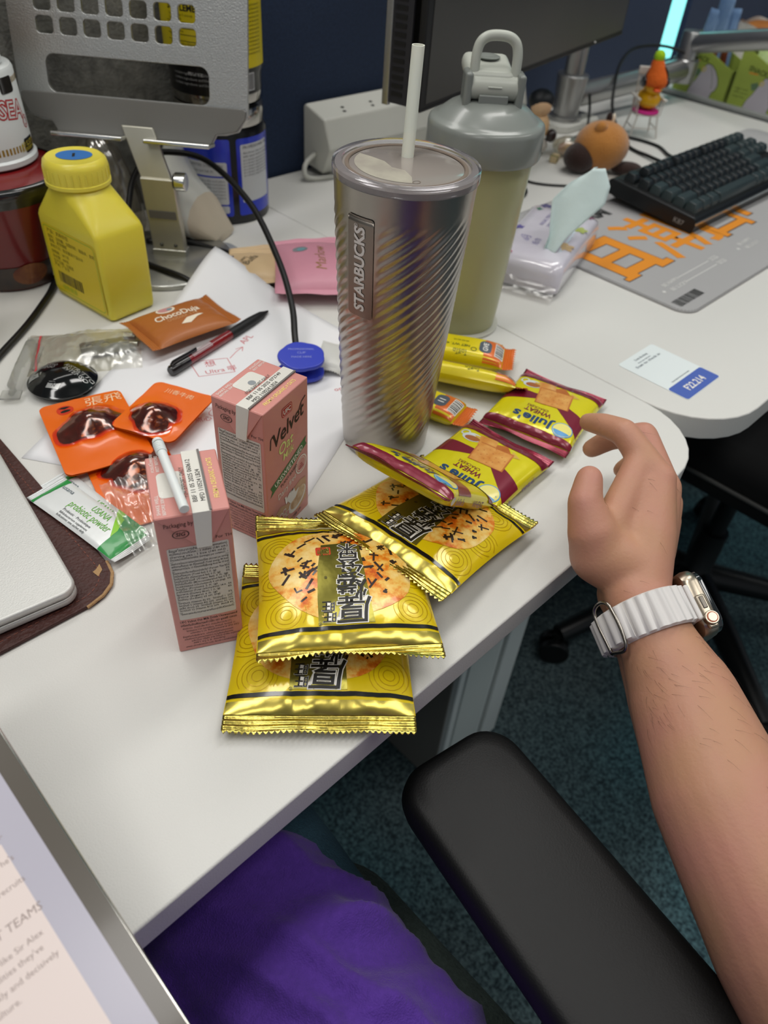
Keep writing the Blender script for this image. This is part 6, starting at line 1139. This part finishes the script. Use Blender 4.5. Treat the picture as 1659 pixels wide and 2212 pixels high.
for sg, hx, kx in ((1, 7.5, 12.2), (-1, -5, -10)): chain(je, [((hx,-10,-19.5), 7.9), ((hx+sg*1.2,10,-19), 7.6), ((kx,34,-19), 6.6), ((kx+sg*.4,38,-26), 6.0), ((kx+sg*.6,40,-46), 5.3), ((kx+sg*.6,40,-64), 4.8)])
remeshed('jeans', je, .6, 6, JE, pe, lambda p, n_: .25*nz(p.x*.2, p.y*.2, p.z*.2))
for sx in (12.8, -10.6): MB().loft([[(sx+wx*math.cos(2*math.pi*i/20), 44+yy+ly*math.sin(2*math.pi*i/20), z-DZ) for i in range(20)] for z, wx, ly, yy in ((0,4.4,12.5,0),(3,4.8,13,0),(6,4.4,11,-1.5),(9.5,3.9,6.5,-4),(12,3.8,5.5,-4.5))]).build('shoe', mat('shoe_dark', '#1b1b1e', .6), pe, smooth=60)

# ---------------------------------------------------------------- watch on the wrist
a_ax = (Vector(wr)-Vector((36.0,6.9,.4))).normalized(); wc = Vector((36.55, 8.0, .85))+cf*.5; nn = (cr-a_ax*cr.dot(a_ax)); nn = (nn-cf*.05); nn = (nn-a_ax*nn.dot(a_ax)).normalized(); bb = a_ax.cross(nn)
wt = thing('wrist_watch', 'titanium smart watch with a white ribbed band on the wrist', 'watch', tuple(wc)); STW = mat('watch_band_white', '#d8d5d2', .55); TIT = mat('titanium', '#a79c8c', .3, 1.0); GLS = mat('watch_glass', '#1b1f22', .05, coat=1.0)
RN, RB = 2.72, 3.35
def band_ring(w0, w1, rad0, thick, a0, a1, N, ridge):
    rings = []
    for k in range(N+1):
        an = a0+(a1-a0)*k/N; o = nn*math.cos(an)*RN+bb*math.sin(an)*RB; dr = o.normalized(); r1 = thick+ridge*(.5+.5*math.cos(an*26)); base = o+dr*rad0
        rings.append([tuple(base-a_ax*w0), tuple(base+dr*r1-a_ax*(w0-.12)), tuple(base+dr*r1+a_ax*(w1-.12)), tuple(base+a_ax*w1)])
    return rings
MB().loft(band_ring(1.3, 1.3, .08, .2, .62, 2*math.pi-.62, 150, .16)).build('band', STW, wt, smooth=60)
MB().loft(band_ring(1.2, 1.2, .50, .16, 2.7, 4.0, 50, .16)).build('band_tail', STW, wt, smooth=60)
Mw = Matrix((bb, a_ax, nn)).transposed().to_4x4(); Mw.translation = nn*(RN+.62)
def wpart(name, mb, m, **k): return mb.xf(Mw).build(name, m, wt, **k)
wpart('case', MB().loft([[(x, y, z) for x, y in rrect(-1.95*s_, -2.35*s_, 1.95*s_, 2.35*s_, 1.0*s_, 7)] for z, s_ in ((-.65,.80),(-.5,.95),(-.1,1.0),(.35,.99),(.55,.93))]), TIT, smooth=50); wpart('glass', MB().loft([[(x, y, z) for x, y in rrect(-1.75*s_, -2.15*s_, 1.75*s_, 2.15*s_, .9*s_, 7)] for z, s_ in ((.5,1.0),(.8,1.0),(.92,.95))]), GLS, smooth=40)
cn = MB().tube([(-1.9,-1.35,.0),(-2.4,-1.35,0)], .48, 24); wpart('crown', cn, TIT, bevel=.06); wpart('crown_ring', MB().tube([(-2.36,-1.35,0),(-2.43,-1.35,0)], .36, 24), mat('orange_ring', '#b0532f', .4)); wpart('crown_face', MB().tube([(-2.38,-1.35,0),(-2.47,-1.35,0)], .29, 24), TIT); wpart('crown_guard', MB().box(-2.15, -1.8, -2.0, .35, -.36, .34), TIT, bevel=.15); wpart('side_button', MB().box(-2.22, -1.9, -.65, .2, -.16, .16), mat('button_grey', '#6d6861', .35, .8), bevel=.06)
for sg in (-1, 1): wpart('lug', MB().box(sg*1.2-.9, sg*1.2+.9, -1.25, 1.25, -.75, -.35), STW, bevel=.15)
bk = []
for sa, sb_ in ((-1,-1),(1,-1),(1,1),(-1,1)): an = 3.6+sb_*.2; o = nn*math.cos(an)*(RN+.78)+bb*math.sin(an)*(RB+.78); bk.append(o+a_ax*sa*1.45)
MB().tube(smoothpath([tuple(x) for x in bk+[bk[0]]], 8), .13, 8).build('buckle_loop', mat('buckle_steel', '#9a948c', .25, 1.0), wt, smooth=180)

# fine dark hairs on the forearm and the back of the hand
rnd = random.Random(4); hm = MB(); me = body.data; cand = [v for v in me.vertices if v.normal.dot(-cf) > .25 and v.co.x > .305]
for k in range(330):
    v = rnd.choice(cand); p = v.co/S
    if p.y > 8.5 and rnd.random() < .9: continue
    if abs((p-wc).dot(a_ax)) < 2.0: continue
    n_ = v.normal; dd = (a_ax*-.6+nn*rnd.uniform(.1, .9)+bb*rnd.uniform(-.4, .4)); dd = (dd-n_*dd.dot(n_)).normalized(); l = rnd.uniform(.5, 1.3)
    hm.tube([p-n_*.02, p+dd*l*.4+n_*.10, p+dd*l+n_*.08], [.006, .005, .002], 3)
tag(hm.build('arm_hair', mat('arm_hair', '#3a2a22', .6), pe, smooth=180), kind='stuff')

# print belongs to the skin it is printed on: hang it one level deeper, under that part
HOSTS = ('wrapper', 'body', 'mat', 'cup', 'label', 'case', 'pouch', 'shell', 'housing', 'side_panel', 'sheet', 'screen')
PRINTS = ('lettering', 'gold_border', 'black_stripe', 'wave_pattern', 'cracker_print', 'seaweed_print', 'title_band', 'red_stamp', 'maroon_border', 'maroon_ray', 'cup_print', 'leaf_print', 'brand_roundel', 'brand_badge', 'ribbon', 'health_mark', 'milk_splash', 'oat_bowl', 'nutrient_icons', 'quality_seal', 'nutrition_panel', 'table_rules', 'straw_patch', 'straw_hole', 'barcode', 'barcode_patch', 'emblem', 'orange_end', 'badge', 'cream_swirl', 'cream_shape', 'face_badge', 'green_end', 'lime_wave', 'logo_patch', 'label_line', 'blue_panel', 'white_label', 'yellow_label', 'label_rules', 'dark_band', 'gold_dashes', 'tag_patch', 'noodle_picture', 'red_notes', 'blue_strip', 'flower_petal', 'white_line', 'mat_character', 'page', 'blob_print', 'blob_line', 'button_print', 'orange_underline', 'brown_panel', 'stitching', 'edge_stitching', 'torn_patch')
base_name = lambda o: o.name.split('.')[0]
kids = {}
for o in COL.objects:
    if o.parent is not None: kids.setdefault(o.parent.name, []).append(o)
for pn, ch_ in list(kids.items()):
    if bpy.data.objects[pn].type != 'EMPTY': continue
    host = next((c for h in HOSTS for c in ch_ if base_name(c) == h), None)
    if host is None or sum(base_name(c) not in PRINTS for c in ch_) < 2: continue
    for c in ch_:
        if c is not host and base_name(c) in PRINTS: c.parent = host
